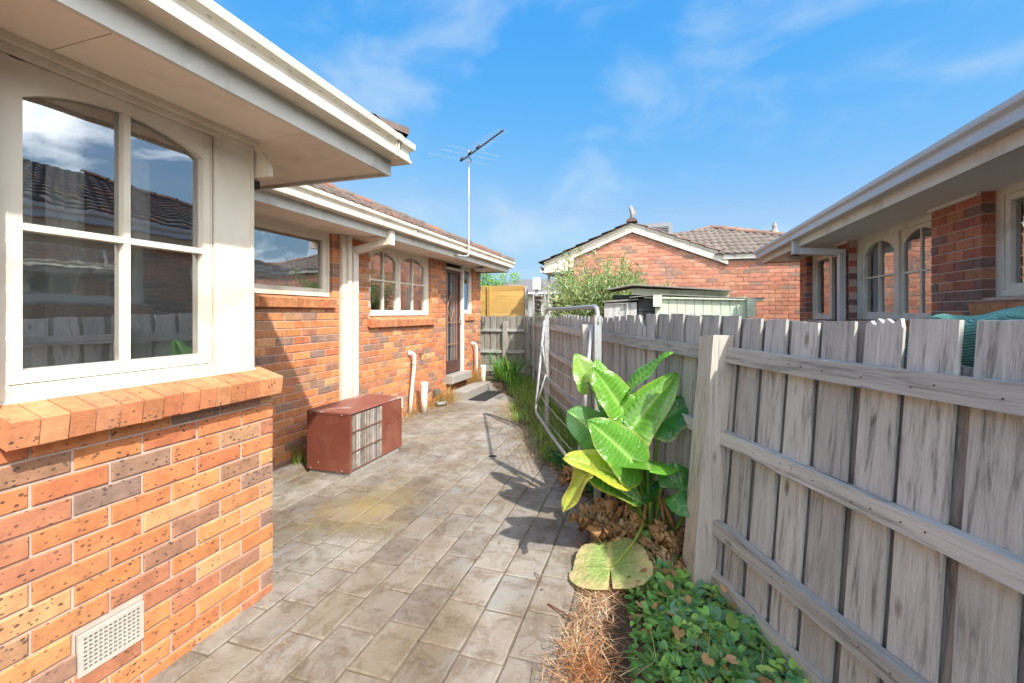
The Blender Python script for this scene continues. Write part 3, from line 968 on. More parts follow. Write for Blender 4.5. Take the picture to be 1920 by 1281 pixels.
lay_bricks(wallB, bB, rb, 300, lambda c: c.y > 3.2 and c.y < 9.26)
# brick-on-edge sills
sill_bricks(wallA, frA, 0.883, 2.01, 1.236, 1.283, 0.088, -0.09, 0.098, rb)
sill_bricks(wallB, frB, 2.86, 4.44, 1.755, 1.785, 0.055, -0.06, 0.10, rb)
sill_bricks(wallB, frB, 5.10, 6.97, 1.50, 1.555, 0.07, -0.06, 0.105, rb)
sill_bricks(wallB, frB, 8.36, 8.86, 1.54, 1.585, 0.05, -0.06, 0.095, rb)
# perforated vent
mb = MB()
mb.box(frA, 1.108, 1.337, 0.199, 0.359, -0.03, -0.022)
part('vent_back', mb, M['dark'], wallA)
mb = MB()
holes = []
for i in range(12):
    for j in range(8):
        a = 1.126 + i * 0.0166; c = 0.216 + j * 0.0163
        holes.append((a, a + 0.0112, c, c + 0.0112))
holed_slab(mb, frA, 1.109, 1.336, 0.200, 0.358, holes, -0.012, 0.004)
o = part('wall_vent', mb, mat_noise('aged_vent', (0.50, 0.475, 0.42), (0.43, 0.40, 0.35), 20, 0.6, 0.1, 0.002, 60, 0.3), wallA); o['label'] = 'white perforated wall vent low in the brickwork'

# near window: frame recessed from the brick face
NA = -0.085
wA = window(house, frA, 0.897, 1.705, 1.282, 2.50, NA,
            [dict(r=(0.952, 1.697, 1.338, 2.50), stile=0.036, rail=0.048, head=0.045, rise=0.085, cols=2, rows=2, bar=0.026, split=0.485, out=0.010)],
            M['cream'], frame=(0.054, 0.006, 0.052, 0.004), room=2.2, curtain=[(0.9, 1.08, 0.13), (1.13, 1.27, 0.16), (1.42, 1.56, 0.2)], ext=(0.5, 0.12),
            label='large near window with arched head and four panes')
for (a_, b_) in ((0.99, 1.31), (1.338, 1.66)):
    mb = MB(); mb.face([frA(a_, 1.385, NA - 0.05), frA(b_, 1.385, NA - 0.05), frA(b_, 1.90, NA - 0.05), frA(a_, 1.90, NA - 0.05)])
    part('fly_screen', mb, M['screen'], wA)
mb = MB()   # corner panel and mouldings
mb.box(frA, 1.713, 1.935, 1.282, 2.535, NA - 0.15, NA + 0.018)
mb.box(frA, 1.925, 1.945, 1.282, 2.535, NA - 0.16, NA + 0.026)
part('corner_board', mb, M['cream'], house)
mb = MB()
mb.box(frA, 0.893, 1.945, 2.502, 2.53, NA - 0.05, NA + 0.03)
mb.box(frA, 0.893, 1.948, 2.531, 2.559, NA - 0.05, NA + 0.055)
part('head_moulding', mb, M['cream'], house)
mb = MB()
mb.box(frA, 0.893, 1.95, 1.262, 1.281, NA - 0.05, NA + 0.03)
part('window_sill', mb, M['white'], house)
# end face of the wing above the sill, bracket and small box below the eave
mb = MB(); mb.wbox(-3.6, -2.19, 1.86, 1.944, 1.26, 2.56)
part('end_panel', mb, M['cream'], house)
mb = MB()
prof = [(-2.30, 2.53), (-2.10, 2.505), (-2.075, 2.47), (-2.047, 2.415), (-2.047, 2.362), (-2.30, 2.35)]
mb.prism([Vector((x, 1.953, z)) for x, z in prof], [Vector((x, 1.985, z)) for x, z in prof])
part('eave_bracket', mb, M['cream'], house)
sb = thing('sensor_box', 'tiny black box with red and yellow face under the eave bracket', 'sensor', (-2.16, 1.97, 2.30))
mb = MB(); mb.wbox(-2.2, -2.146, 1.955, 1.99, 2.303, 2.347); part('case', mb, M['dark'], sb)
mb = MB(); mb.col = (0.45, 0.38, 0.02); mb.wbox(-2.19, -2.166, 1.951, 1.9545, 2.306, 2.334); part('yellow_face', mb, M['grim'], sb)
mb = MB(); mb.col = (0.5, 0.03, 0.01); mb.wbox(-2.166, -2.154, 1.951, 1.9545, 2.306, 2.338); part('red_face', mb, M['grim'], sb)

# soffits, fascias, gutters of both wings
FXA, FYA = -1.72, 2.67          # fascia lines of the near wing
FXB, FYB = -3.17, 9.80
def sheet(mb, x0, x1, y0, y1, z0, z1): mb.wbox(x0, x1, y0, y1, z0, z1)
ys = [-3.0, -0.7, 1.045, 1.942, FYA - 0.002]
for a, b in zip(ys, ys[1:]):
    mb = MB(); mb.wbox(-2.4 if b < 2 else -3.6, FXA - 0.002, a + 0.002, b - 0.002, SOF, SOF + 0.012)
    part('soffit_sheet', mb, M['soffit'], house)
ys = [FYA + 0.02, 3.6, 5.95, 8.3, FYB - 0.002]
for a, b in zip(ys, ys[1:]):
    mb = MB(); mb.wbox(-3.75 if b < 9 else -7, FXB - 0.002, a + 0.002, b - 0.002, SOF, SOF + 0.012)
    part('soffit_sheet', mb, M['soffit'], house)
FAS = [(0.0, -0.02), (0.022, -0.02), (0.022, 0.24), (0.0, 0.24)]
zF = SOF
mb = MB(); sweep(mb, [(FXA - 0.022, -3.0, zF), (FXA - 0.022, FYA - 0.022, zF), (-3.6, FYA - 0.022, zF)], FAS, 1)
part('fascia', mb, M['fascia'], house)
mb = MB(); sweep(mb, [(FXB - 0.022, FYA + 0.03, zF), (FXB - 0.022, FYB - 0.022, zF), (-7, FYB - 0.022, zF)], FAS, 1)
part('fascia', mb, M['fascia'], house)
GZ = 2.648
def gutter(parent, path, side, mat, slot_seg, z=GZ, slots=True):
    mb = MB(); sweep(mb, path, GUT, side)
    g_ = part('gutter', mb, mat, parent)
    if slots:
        mb = MB()
        a, b = Vector(path[slot_seg]), Vector(path[slot_seg + 1])
        d = (b - a); ln = d.length; d.normalize(); nn = Vector((d.y, -d.x, 0)) * side
        fr = Frame(a, d, Z, nn)
        x = 0.06
        while x < ln - 0.05:
            mb.box(fr, x, x + 0.022, 0.082, 0.086, 0.085, 0.1015); x += 0.10
        o = part('overflow_slots', mb, M['galvd'], g_); o['kind'] = 'stuff'
    return g_
gutter(house, [(FXA + 0.001, -3.0, GZ), (FXA + 0.001, FYA + 0.001, GZ), (-3.03, FYA + 0.001, GZ)], 1, M['cream'], 0)
gutter(house, [(FXB + 0.001, FYA + 0.12, GZ), (FXB + 0.001, FYB + 0.001, GZ), (-7, FYB + 0.001, GZ)], 1, M['cream'], 0)
JP = [(a_ * 1.02 + 0.002, b_ * 1.02 - 0.001) for a_, b_ in GUT[:14]] + [(0.10, 0.03), (0.004, 0.03)]
for (x_, yj) in ((FXA, 0.35), (FXA, 2.58), (FXB, 5.35), (FXB, 8.2)):
    mb = MB(); sweep(mb, [(x_ + 0.001, yj, GZ), (x_ + 0.001, yj + 0.035, GZ)], JP, 1); part('gutter_joint', mb, M['cream'], house)
# roof of near wing: hip; of set-back wing: long slope
PIT = R(23.5)
cp, sp = math.cos(PIT), math.sin(PIT)
EAVE_Z = GZ + 0.118
PIT = R(19.5); cp, sp = math.cos(PIT), math.sin(PIT)
mb = MB()
ex, ey = FXA + 0.05, FYA + 0.05
rise = lambda d: d * math.tan(PIT)
hz = EAVE_Z - 0.02
mb.face([(ex, -3, hz), (ex, ey, hz), (ex - 2.0, ey - 2.0, hz + rise(2.0)), (ex - 2.0, -3, hz + rise(2.0))])
mb.face([(ex, ey, hz), (-5.6, ey, hz), (-5.6, ey - 2.0, hz + rise(2.0)), (ex - 2.0, ey - 2.0, hz + rise(2.0))])
roofA = part('roof', mb, M['tar'], house)
rt = random.Random(5)
frRA = Frame((ex + 0.0, 0, EAVE_Z - 0.02), (0, 1, 0), (-cp, 0, sp), (sp, 0, cp))
tiled_slope(roofA, frRA, -3.0, ey - 0.12, 2.0, lambda u, v: u < ey - v * cp + 0.1, rt, TILEC, own=lambda u, v: v < 0.4 and u > 1.2)
frRA2 = Frame((0, ey + 0.0, EAVE_Z - 0.02), (-1, 0, 0), (0, -cp, sp), (0, sp, cp))
tiled_slope(roofA, frRA2, -ex, 3.1, 2.0, lambda u, v: u > -ex + v * cp - 0.1, rt, TILEC)
ridge_caps(roofA, (ex, ey, EAVE_Z + 0.03), (ex - 2.0, ey - 2.0, EAVE_Z + 0.03 + rise(2.0)), rt, TILEC)
PIT = R(23.5); cp, sp = math.cos(PIT), math.sin(PIT)
mb = MB()
ex, ey = FXB + 0.05, FYB + 0.05
mb.face([(ex, FYA - 0.9, hz), (ex, ey, hz), (ex - 3.0, ey - 3.0, hz + rise(3.0)), (ex - 3.0, FYA - 0.9, hz + rise(3.0))])
mb.face([(ex, ey, hz), (-9, ey, hz), (-9, ey - 3.0, hz + rise(3.0)), (ex - 3.0, ey - 3.0, hz + rise(3.0))])
roofB = part('roof', mb, M['tar'], house)
frRB = Frame((ex + 0.035, 0, EAVE_Z), (0, 1, 0), (-cp, 0, sp), (sp, 0, cp))
tiled_slope(roofB, frRB, FYA + 0.2, ey - 0.12, 3.0, lambda u, v: u < ey - v * cp + 0.1, rt, TILEC, own=lambda u, v: v < 1.0 and u > 3.2)
ridge_caps(roofB, (ex, ey, EAVE_Z + 0.03), (ex - 3.0, ey - 3.0, EAVE_Z + 0.03 + rise(3.0)), rt, TILEC)

# windows of the set-back wing
NB = -0.05
window(house, frB, 2.86, 4.412, 1.79, 2.552, NB, [dict(r=(2.91, 4.372, 1.835, 2.50), stile=0.075, rail=0.045, head=0.05, out=0.008)], M['cream'], frame=(0.045, 0.038, 0.043, 0.05), room=0.7, label='plain single pane window with pale curtain', curtain=[(2.86, 4.42, 0.35)])
window(house, frB, 5.175, 6.885, 1.56, 2.552, NB,
       [dict(r=(5.20, 5.915, 1.60, 2.535), stile=0.035, rail=0.04, head=0.05, rise=0.13, cols=2, rows=2, bar=0.02, out=0.004),
        dict(r=(5.965, 6.80, 1.60, 2.535), stile=0.035, rail=0.04, head=0.05, rise=0.13, cols=2, rows=2, bar=0.02, out=0.004)],
       M['cream'], frame=(0.02, 0.08, 0.038, 0.016), room=1.6, label='twin window with two arched sashes', curtain=[(6.45, 6.85, 0.2)])
mb = MB(); mb.box(frB, 5.918, 5.962, 1.60, 2.535, NB - 0.08, NB + 0.014); part('window_post', mb, M['cream'], house)
window(house, frB, 8.30, 8.80, 1.59, 2.552, NB, [dict(r=(8.325, 8.755, 1.63, 2.52), stile=0.03, rail=0.035, head=0.04)], M['white'], frame=(0.02, 0.04, 0.036, 0.03), room=0.9, label='narrow side window beside the back door')
for (a, b) in ((2.86, 4.42), (5.17, 6.89), (7.49, 8.81)):
    mb = MB(); mb.box(frB, a, b, 2.5525, 2.5595, -0.12, 0.012); part('head_moulding', mb, M['cream'], house)

# back door: frame, screen door with diamond grille
mb = MB()
mb.box(frB, 8.225, 8.298, 0.43, 2.55, -0.12, 0.012)
mb.box(frB, 7.495, 7.52, 0.43, 2.55, -0.12, -0.02)
mb.box(frB, 7.52, 8.225, 2.43, 2.47, -0.12, 0.004)
part('door_frame', mb, M['white'], house)
mb = MB(); mb.box(frB, 7.52, 8.225, 2.472, 2.55, -0.1, -0.06); part('transom_pane', mb, M['dark'], house)
mb = MB()
mb.box(frB, 7.525, 7.575, 0.45, 2.425, -0.07, -0.035)
mb.box(frB, 8.165, 8.22, 0.45, 2.425, -0.07, -0.035)
mb.box(frB, 7.575, 8.165, 0.45, 0.68, -0.07, -0.037)
mb.box(frB, 7.575, 8.165, 2.37, 2.425, -0.07, -0.037)
door = part('door', mb, M['door'], house); door['label'] = 'brown screen door with copper diamond grille'
mb = MB(); mb.box(frB, 7.57, 8.17, 0.66, 2.38, -0.12, -0.10); part('inner_panel', mb, M['doorfrost'], door)
mb = MB(); mb.box(frB, 7.80, 7.86, 0.66, 2.38, -0.099, -0.09); mb.box(frB, 8.02, 8.05, 0.66, 2.38, -0.099, -0.09); part('inner_stile', mb, M['dark'], door)
for u in (7.66, 7.95, 8.08):
    mb = MB(); mb.box(frB, u - 0.006, u + 0.006, 0.68, 2.37, -0.058, -0.048); part('grille_bar', mb, M['copper'], door)
for v_ in (1.0, 1.42, 2.0, 2.22):
    mb = MB(); mb.box(frB, 7.575, 8.165, v_ - 0.006, v_ + 0.006, -0.058, -0.05); part('grille_bar', mb, M['copper'] if v_ < 1.9 else M['door'], door)
for (a, b) in (((7.66, 1.71), (7.805, 1.98)), ((7.805, 1.98), (7.95, 1.71)), ((7.95, 1.71), (7.805, 1.44)), ((7.805, 1.44), (7.66, 1.71))):
    mb = MB(); mb.tube([frB(a[0], a[1], -0.05), frB(b[0], b[1], -0.05)], 0.007, 5); part('grille_diamond', mb, M['copper'], door)
mb = MB(); mb.box(frB, 8.175, 8.21, 1.40, 1.52, -0.035, -0.02); mb.tube([frB(8.19, 1.46, -0.02), frB(8.19, 1.46, 0.03), frB(8.12, 1.46, 0.03)], 0.009, 6); part('handle', mb, M['galv'], door)
mb = MB(); mb.cbox(wall_frame((-3.50, 0, 0), A90), 7.47, 8.38, 0.28, 0.43, -0.2, 0.0, 0.01)
part('door_threshold', mb, M['step'], house)

# downpipe, conduit cover
mb = MB(); mb.box(frB, 4.535, 4.605, 0.0, 2.555, 0.002, 0.05); mb.box(frB, 4.607, 4.672, 0.0, 2.555, 0.002, 0.085)
part('conduit_cover', mb, M['cream'], house)
mb = MB()
mb.box(frB, 4.70, 4.80, 0.0, 2.36, 0.02, 0.085)
P1, P2 = (4.75, 2.36), (4.87, 2.55)
def skewbox(mb, A, B):
    mb.prism(A, B)
h_ = 0.05
mb.prism([frB(4.70, 2.33, 0.02), frB(4.80, 2.33, 0.02), frB(4.80, 2.415, 0.02), frB(4.70, 2.415, 0.02)],
         [frB(4.82, 2.455, 0.46), frB(4.92, 2.455, 0.46), frB(4.92, 2.54, 0.46), frB(4.82, 2.54, 0.46)])
mb.box(frB, 4.818, 4.922, 2.455, 2.652, 0.45, 0.535)
mb.box(frB, 4.697, 4.803, 1.86, 1.885, 0.018, 0.089)
part('downpipe', mb, M['cream'], house)
mb = MB(); mb.box(frB, 5.90, 5.975, 0.15, 0.30, -0.004, 0.012); part('wall_plate', mb, M['white'], house)

# eave light
def eave_light(loc, label, mat_):
    t = thing('eave_light', label, 'light fitting', loc, 'round eave lights')
    mb = MB(); mb.lathe((loc[0], loc[1], loc[2]), [(0.05, 0), (0.052, -0.02), (0.04, -0.022)], 18); part('base', mb, M['dark'], t, False)
    mb = MB(); mb.lathe((loc[0], loc[1], loc[2] - 0.022), [(0.10, 0), (0.125, -0.008), (0.13, -0.03), (0.115, -0.055), (0.07, -0.066)], 24); part('diffuser', mb, mat_, t, True)
eave_light((-3.42, 8.62, SOF - 0.001), 'round white light fitting under the eave beside the back door', M['lamp'])

# ================================================================== the house on the right
AM = R(-90)
WR = 2.50
rh = thing('neighbour_house', 'red brick house with grey gutter beyond the fence on the right', 'house', (5.0, 4.0, 0))
frR = wall_frame((WR, 0, 0), AM)            # u = -y
Y = lambda a, b: (-b, -a)
holesR = [(*Y(2.55, 4.478), 1.72, 2.62), (*Y(5.14, 6.95), 1.50, 2.62), (*Y(7.34, 8.65), 0.40, 2.62), (*Y(-1.2, 0.6), 1.5, 2.62)]
mb = MB()
holed_slab(mb, frR, *Y(-4.0, 8.992), -0.05, 2.7, grow(holesR), -0.22, -0.008)
mb.box(wall_frame((0, 9.0, 0), R(180)), -7.0, -2.51, -0.05, 2.7, -0.22, -0.008)
wallR = part('wall', mb, M['mortar'], rh)
bR = wall_bricks(AM, (WR, 0, 0), -9.0, 4.0, -0.02, 2.58, holesR, rb)
bR += wall_bricks(R(180), (0, 9.0, 0), -7.0, -2.50 - 0.12, -0.02, 2.58, [], rb)
rr = random.Random(31)
PALW_S = PALW
PALW = [(0.46, 0.155, 0.085), (0.42, 0.13, 0.075), (0.36, 0.12, 0.08), (0.25, 0.12, 0.095), (0.20, 0.12, 0.10), (0.48, 0.19, 0.10)]
bm_s = brick_meshes
brick_meshes = []
for i in range(16):
    mb = MB(); mb.col = jit(PALW[i % len(PALW)], rnd)
    mb.cbox(LOCAL, -BL / 2, BL / 2, -BH / 2, BH / 2, -0.1, 0.0, rnd.uniform(0.003, 0.006))
    brick_meshes.append(mb.mesh('brick', M['brick']))
lay_bricks(wallR, bR, rr, 240, lambda c: c.z > 1.45 and c.y > 2.4)
PALW = PALW_S
brick_meshes = bm_s
sill_bricks(wallR, frR, *Y(2.5, 4.52), 1.66, 1.715, 0.06, -0.1, 0.10, rr)
sill_bricks(wallR, frR, *Y(5.10, 6.98), 1.45, 1.495, 0.06, -0.1, 0.10, rr)
NR = -0.10
def SY(y0, y1, z0, z1): return (-y1, -y0, z0, z1)
window(rh, frR, *Y(2.55, 4.478), 1.72, 2.552, NR, [dict(r=SY(2.62, 4.39, 1.765, 2.50), stile=0.05, rail=0.05, head=0.05)], M['cream'], frame=(0.085, 0.06, 0.045, 0.05), label='window with wide cream frame cut by the picture edge', room=1.2, curtain=[(-4.45, -3.4, 0.15)])
window(rh, frR, *Y(5.145, 6.945), 1.515, 2.552, NR,
       [dict(r=SY(5.19, 5.90, 1.56, 2.50), stile=0.04, rail=0.035, head=0.04, rise=0.12, cols=2, rows=2, bar=0.02, out=-0.006),
        dict(r=SY(5.98, 6.80, 1.56, 2.50), stile=0.05, rail=0.05, head=0.04, rise=0.14, cols=2, rows=2, bar=0.02, out=0.006)],
       M['cream'], frame=(0.14, 0.04, 0.045, 0.05), label='twin arched window of the right-hand house', room=1.2, curtain=[(-6.8, -6.5, 0.2)], blind=(-5.75, -5.2, 1.7, 2.45))
mb = MB(); mb.box(frR, *Y(5.905, 5.975), 1.56, 2.50, NR - 0.085, NR + 0.018); part('window_post', mb, M['cream'], rh)
# door recess of the right house
window(rh, frR, *Y(7.80, 8.648), 1.50, 2.552, NR, [dict(r=SY(7.86, 8.52, 1.54, 2.50), stile=0.06, rail=0.05, head=0.05)], M['cream'], frame=(0.12, 0.04, 0.04, 0.05), label='side window beside the dark door of the right-hand house', room=0.8)
mb = MB(); mb.box(frR, *Y(7.345, 7.40), 0.4, 2.55, NR - 0.1, NR + 0.01); mb.box(frR, *Y(7.40, 7.80), 2.44, 2.48, NR - 0.1, NR); part('door_frame', mb, M['white'], rh)
mb = MB(); mb.box(frR, *Y(7.40, 7.80), 0.42, 2.44, NR - 0.06, NR - 0.03); mb.box(frR, *Y(7.40, 7.80), 2.48, 2.552, NR - 0.08, NR - 0.05)
dr = part('door', mb, mat_plain('dark_screen', (0.035, 0.03, 0.04), 0.4), rh); dr['label'] = 'dark mesh door'
mb = MB(); mb.box(frR, *Y(7.80, 8.648), -0.05, 1.49, -0.2, -0.008); part('wall_infill', mb, M['mortar'], rh)
FXR, FYR = 2.00, 9.45
mb = MB(); mb.wbox(FXR + 0.002, 2.75, -4.0, FYR - 0.002, SOF, SOF + 0.012); mb.wbox(2.752, 7, 9.0, FYR - 0.002, SOF, SOF + 0.012)
part('soffit_sheet', mb, M['soffit_g'], rh)
mb = MB(); sweep(mb, [(7, FYR - 0.022, zF), (FXR + 0.022, FYR - 0.022, zF), (FXR + 0.022, -4.0, zF)], FAS, 1)
part('fascia', mb, M['cream'], rh)
gutter(rh, [(7, FYR + 0.001, GZ - 0.01), (FXR - 0.001, FYR + 0.001, GZ - 0.01), (FXR - 0.001, -4.0, GZ - 0.01)], 1, M['gutter_g'], 1, slots=False)
for (a, b) in ((2.55, 4.478), (5.14, 6.95), (7.34, 8.65)):
    mb = MB(); mb.box(frR, -b, -a, 2.5525, 2.5595, -0.19, -0.085); part('head_moulding', mb, M['cream'], rh)
mb = MB(); mb.box(frR, -5.14, -4.48, 2.53, 2.558, 0.002, 0.03); mb.box(frR, -7.34, -6.95, 2.53, 2.558, 0.002, 0.03); part('eave_bead', mb, M['white'], rh)
PIT = R(20.5); cp, sp = math.cos(PIT), math.sin(PIT)
mb = MB(); ex, ey = FXR - 0.05, FYR + 0.05; hz = EAVE_Z - 0.05
mb.face([(ex, -4, hz), (ex + 4, -4, hz + rise(4)), (ex + 4, ey - 4, hz + rise(4)), (ex, ey, hz)])
mb.face([(ex, ey, hz), (ex + 4, ey - 4, hz + rise(4)), (ex + 8, ey - 4, hz + rise(4)), (ex + 8, ey, hz)])
roofR = part('roof', mb, M['tar'], rh)
frRR = Frame((ex, 0, EAVE_Z - 0.04), (0, -1, 0), (cp, 0, sp), (-sp, 0, cp))
tiled_slope(roofR, frRR, -ey + 0.12, 4.0, 4.0 / cp, lambda u, v: -u < ey - v * cp + 0.1, rt, TILEC)
ridge_caps(roofR, (ex + 0.1, ey - 0.1, EAVE_Z), (ex + 4.0, ey - 4.0, EAVE_Z + rise(4.0)), rt, TILEC)
# downpipe with offset
mb = MB()
mb.box(frR, *Y(6.99, 7.09), 0.0, 2.40, 0.02, 0.09)
mb.prism([frR(-7.09, 2.37, 0.02), frR(-6.99, 2.37, 0.02), frR(-6.99, 2.45, 0.02), frR(-7.09, 2.45, 0.02)],
         [frR(-7.33, 2.44, 0.50), frR(-7.23, 2.44, 0.50), frR(-7.23, 2.53, 0.50), frR(-7.33, 2.53, 0.50)])
mb.box(frR, -7.332, -7.228, 2.44, 2.642, 0.49, 0.57)
part('downpipe', mb, M['gutter_g'], rh)
eave_light((2.27, 8.45, SOF - 0.001), 'round white light fitting under the grey eave of the right-hand house', M['lamp'])

# ================================================================== the gabled house behind
bh = thing('gabled_house', 'brick house with cream barge boards and a low gable behind the green shed', 'house', (0.5, 12.5, 0))
GY = 10.4
apx, apz = -0.42, 3.50
def gslope(x): return apz - abs(x - apx) * 0.405
def gclip(p, q, vb):
    # keep the brick row under the barge boards; right of x=1.5 the wall is flat-topped
    d = (apz - 0.06 - vb) / 0.405
    a = max(p, apx - d)
    b = q if vb < 2.72 else min(q, apx + d)
    return a, b
frG = wall_frame((0, GY, 0), 0.0)
mb = MB()
mb.prism([Vector((x, GY + 0.008, z)) for x, z in ((-1.74, -0.05), (4.3, -0.05), (4.3, 2.76), (1.4, 2.76), (apx, 3.45), (-1.74, gslope(-1.74) - 0.04))],
         [Vector((x, GY + 0.2, z)) for x, z in ((-1.74, -0.05), (4.3, -0.05), (4.3, 2.76), (1.4, 2.76), (apx, 3.45), (-1.74, gslope(-1.74) - 0.04))])
wallG = part('wall', mb, M['mortar'], bh)
bG = wall_bricks(0.0, (0, GY, 0), -1.75, 4.3, 0.03, 3.5, [], rb, vmax=gclip)
brick_meshes = []
PALW = [(0.54, 0.235, 0.14), (0.50, 0.205, 0.12), (0.46, 0.19, 0.12), (0.34, 0.19, 0.14), (0.56, 0.27, 0.165)]
for i in range(12):
    mb = MB(); mb.col = jit(PALW[i % len(PALW)], rnd)
    mb.cbox(LOCAL, -BL / 2, BL / 2, -BH / 2, BH / 2, -0.1, 0.0, 0.004)
    brick_meshes.append(mb.mesh('brick', M['brick']))
lay_bricks(wallG, bG, rr, 290, lambda c: c.z > 1.5 and c.x < 2.95 and not (-1.2 < c.x < 0.3 and c.z < 2.2))
PALW = PALW_S
# barge boards, boxed eave end, fascia of the hip part
def barge(x0, x1, dz0, dz1, y0, y1):
    mb = MB()
    P = [(x0, gslope(x0) + dz0), (x1, gslope(x1) + dz0), (x1, gslope(x1) + dz1), (x0, gslope(x0) + dz1)]
    mb.prism([Vector((x, y0, z)) for x, z in P], [Vector((x, y1, z)) for x, z in P])
    part('barge_board', mb, M['cream'], bh)
barge(-2.45, apx, -0.07, 0.09, GY - 0.07, GY - 0.03); barge(apx, 1.55, -0.07, 0.09, GY - 0.07, GY - 0.03)
barge(-2.45, apx, 0.092, 0.14, GY - 0.09, GY - 0.03); barge(apx, 1.58, 0.092, 0.14, GY - 0.09, GY - 0.03)
mb = MB()
P = [(-2.45, gslope(-2.45) - 0.07), (-1.75, gslope(-1.75) - 0.07), (-1.75, 2.60), (-2.45, 2.56)]
mb.prism([Vector((x, GY - 0.066, z)) for x, z in P], [Vector((x, GY - 0.03, z)) for x, z in P])
mb.wbox(-2.45, -1.76, GY - 0.028, GY + 3.5, 2.545, 2.56)
part('eave_box', mb, M['cream'], bh)
mb = MB(); sweep(mb, [(-2.45, GY + 3.5, 2.58), (-2.45, GY - 0.07, 2.58)], GUT, 1); part('gutter', mb, M['cream'], bh)
mb = MB(); mb.tube([(-2.44, GY + 0.4, 2.6), (-2.44, GY + 0.4, 0.0)], 0.035, 8); part('downpipe', mb, M['pvc'], bh)
mb = MB(); mb.wbox(1.45, 4.3, GY - 0.10, GY - 0.02, 2.745, 2.86); part('fascia', mb, M['white'], bh)
# gable roof and hip roof
tw = 0.405
pit2 = math.atan(tw); cp, sp = math.cos(pit2), math.sin(pit2)
mb = MB()
z0 = apz + 0.12
mb.face([(-2.5, GY - 0.1, z0 - 2.08 * tw), (apx, GY - 0.1, z0), (apx, GY + 5, z0), (-2.5, GY + 5, z0 - 2.08 * tw)])
mb.face([(apx, GY - 0.1, z0), (1.62, GY - 0.1, z0 - 2.04 * tw), (1.62, GY + 0.1, z0 - 2.04 * tw), (0.9, GY + 1.75, z0 - 0.6 * tw), (apx, GY + 1.9, z0)])
roofG = part('roof', mb, M['tar'], bh)
frL = Frame((-2.53, GY - 0.12, z0 - 2.1 * tw + 0.01), (0, 1, 0), (cp, 0, sp), (-sp, 0, cp))
frL = Frame((-2.53, GY + 4.0, z0 - 2.1 * tw + 0.01), (0, -1, 0), (cp, 0, sp), (-sp, 0, cp))
tiled_slope(roofG, frL, 0.0, 4.12, 2.1 / cp, lambda u, v: True, rt, TILEC)
frRr = Frame((1.66, GY - 0.12, z0 - 2.08 * tw + 0.01), (0, 1, 0), (-cp, 0, sp), (sp, 0, cp))
tiled_slope(roofG, frRr, 0.0, 2.0, 2.1 / cp, lambda u, v: u < 0.3 + v * 0.9, rt, TILEC)
ridge_caps(roofG, (apx, GY - 0.14, z0 + 0.02), (apx, GY + 3.0, z0 + 0.02), rt, TILEC)
# hip slope facing the yard
HA = Vector((1.53, 12.8, 3.86))
ey0, ez0 = GY - 0.12, 2.84
th = math.atan2(HA.z - ez0, HA.y - ey0)
frH = Frame((0, ey0, ez0), (1, 0, 0), (0, math.cos(th), math.sin(th)), (0, -math.sin(th), math.cos(th)))
Lh = (HA.y - ey0) / math.cos(th)
mb = MB()
mb.col = TILEG[1]
mb.face([(1.5, ey0 + 0.02, ez0 - 0.01), (4.3, ey0 + 0.02, ez0 - 0.01), tuple(HA - Vector((0, 0, 0.0))), (apx, ey0 + 1.93, z0 - 0.01)])
mb.face([(4.3, ey0, ez0 - 0.02), (4.3, ey0 + 6, ez0 - 0.02), tuple(HA - Vector((0, 0, 0.03)))])
roofH = part('roof', mb, M['tile'], bh)
def in_hip(u, v):
    t = v / Lh
    if t > 1: return False
    if not (-1.4 + (1.53 + 1.4) * t - 0.1 < u < 4.3 + (1.53 - 4.3) * t + 0.08): return False
    p = frH(u, v, 0)
    return p.z > gslope(p.x) + 0.10 or p.x > 1.5
tiled_slope(roofH, frH, -1.4, 4.3, Lh, in_hip, rt, TILEG, own=lambda u, v: 0.3 < u < 3.2)
ridge_caps(roofH, (4.3, ey0, ez0 + 0.0), HA + Vector((0, 0, 0.0)), rt, [(0.30, 0.17, 0.12), (0.26, 0.16, 0.12)], 0.14)
ridge_caps(roofH, HA + Vector((-2.2, 0.15, -0.62)), HA + Vector((0, 0, 0.0)), rt, [(0.30, 0.17, 0.12), (0.26, 0.16, 0.12)], 0.14)
# evaporative cooler on the roof
ec = thing('roof_cooler', 'grey louvred evaporative cooler on the roof behind the gable', 'cooler', (0.15, 12.3, 3.4))
mb = MB(); fr_ = Frame((0.15, 12.0, 3.35), (1, 0, 0), (0, 0, 1), (0, -1, 0))
A = [fr_(u, v_, -0.5) for u, v_ in ((-0.36, 0), (0.36, 0), (0.36, 0.52), (0.30, 0.58), (-0.30, 0.56), (-0.36, 0.50))]
B = [fr_(u, v_, 0.0) for u, v_ in ((-0.36, 0), (0.36, 0), (0.36, 0.52), (0.30, 0.58), (-0.30, 0.56), (-0.36, 0.50))]
mb.col = (0.25, 0.26, 0.27); mb.prism(A, B); part('casing', mb, M['grim'], ec)
mb = MB(); mb.col = (0.05, 0.055, 0.06); mb.box(fr_, -0.27, 0.26, 0.10, 0.47, 0.001, 0.006); part('intake', mb, M['grim'], ec)
for k in range(8):
    mb = MB(); mb.col = (0.19, 0.20, 0.21); mb.box(fr_, -0.28, 0.27, 0.11 + k * 0.045, 0.128 + k * 0.045, 0.007, 0.03); part('louvre', mb, M['grim'], ec)
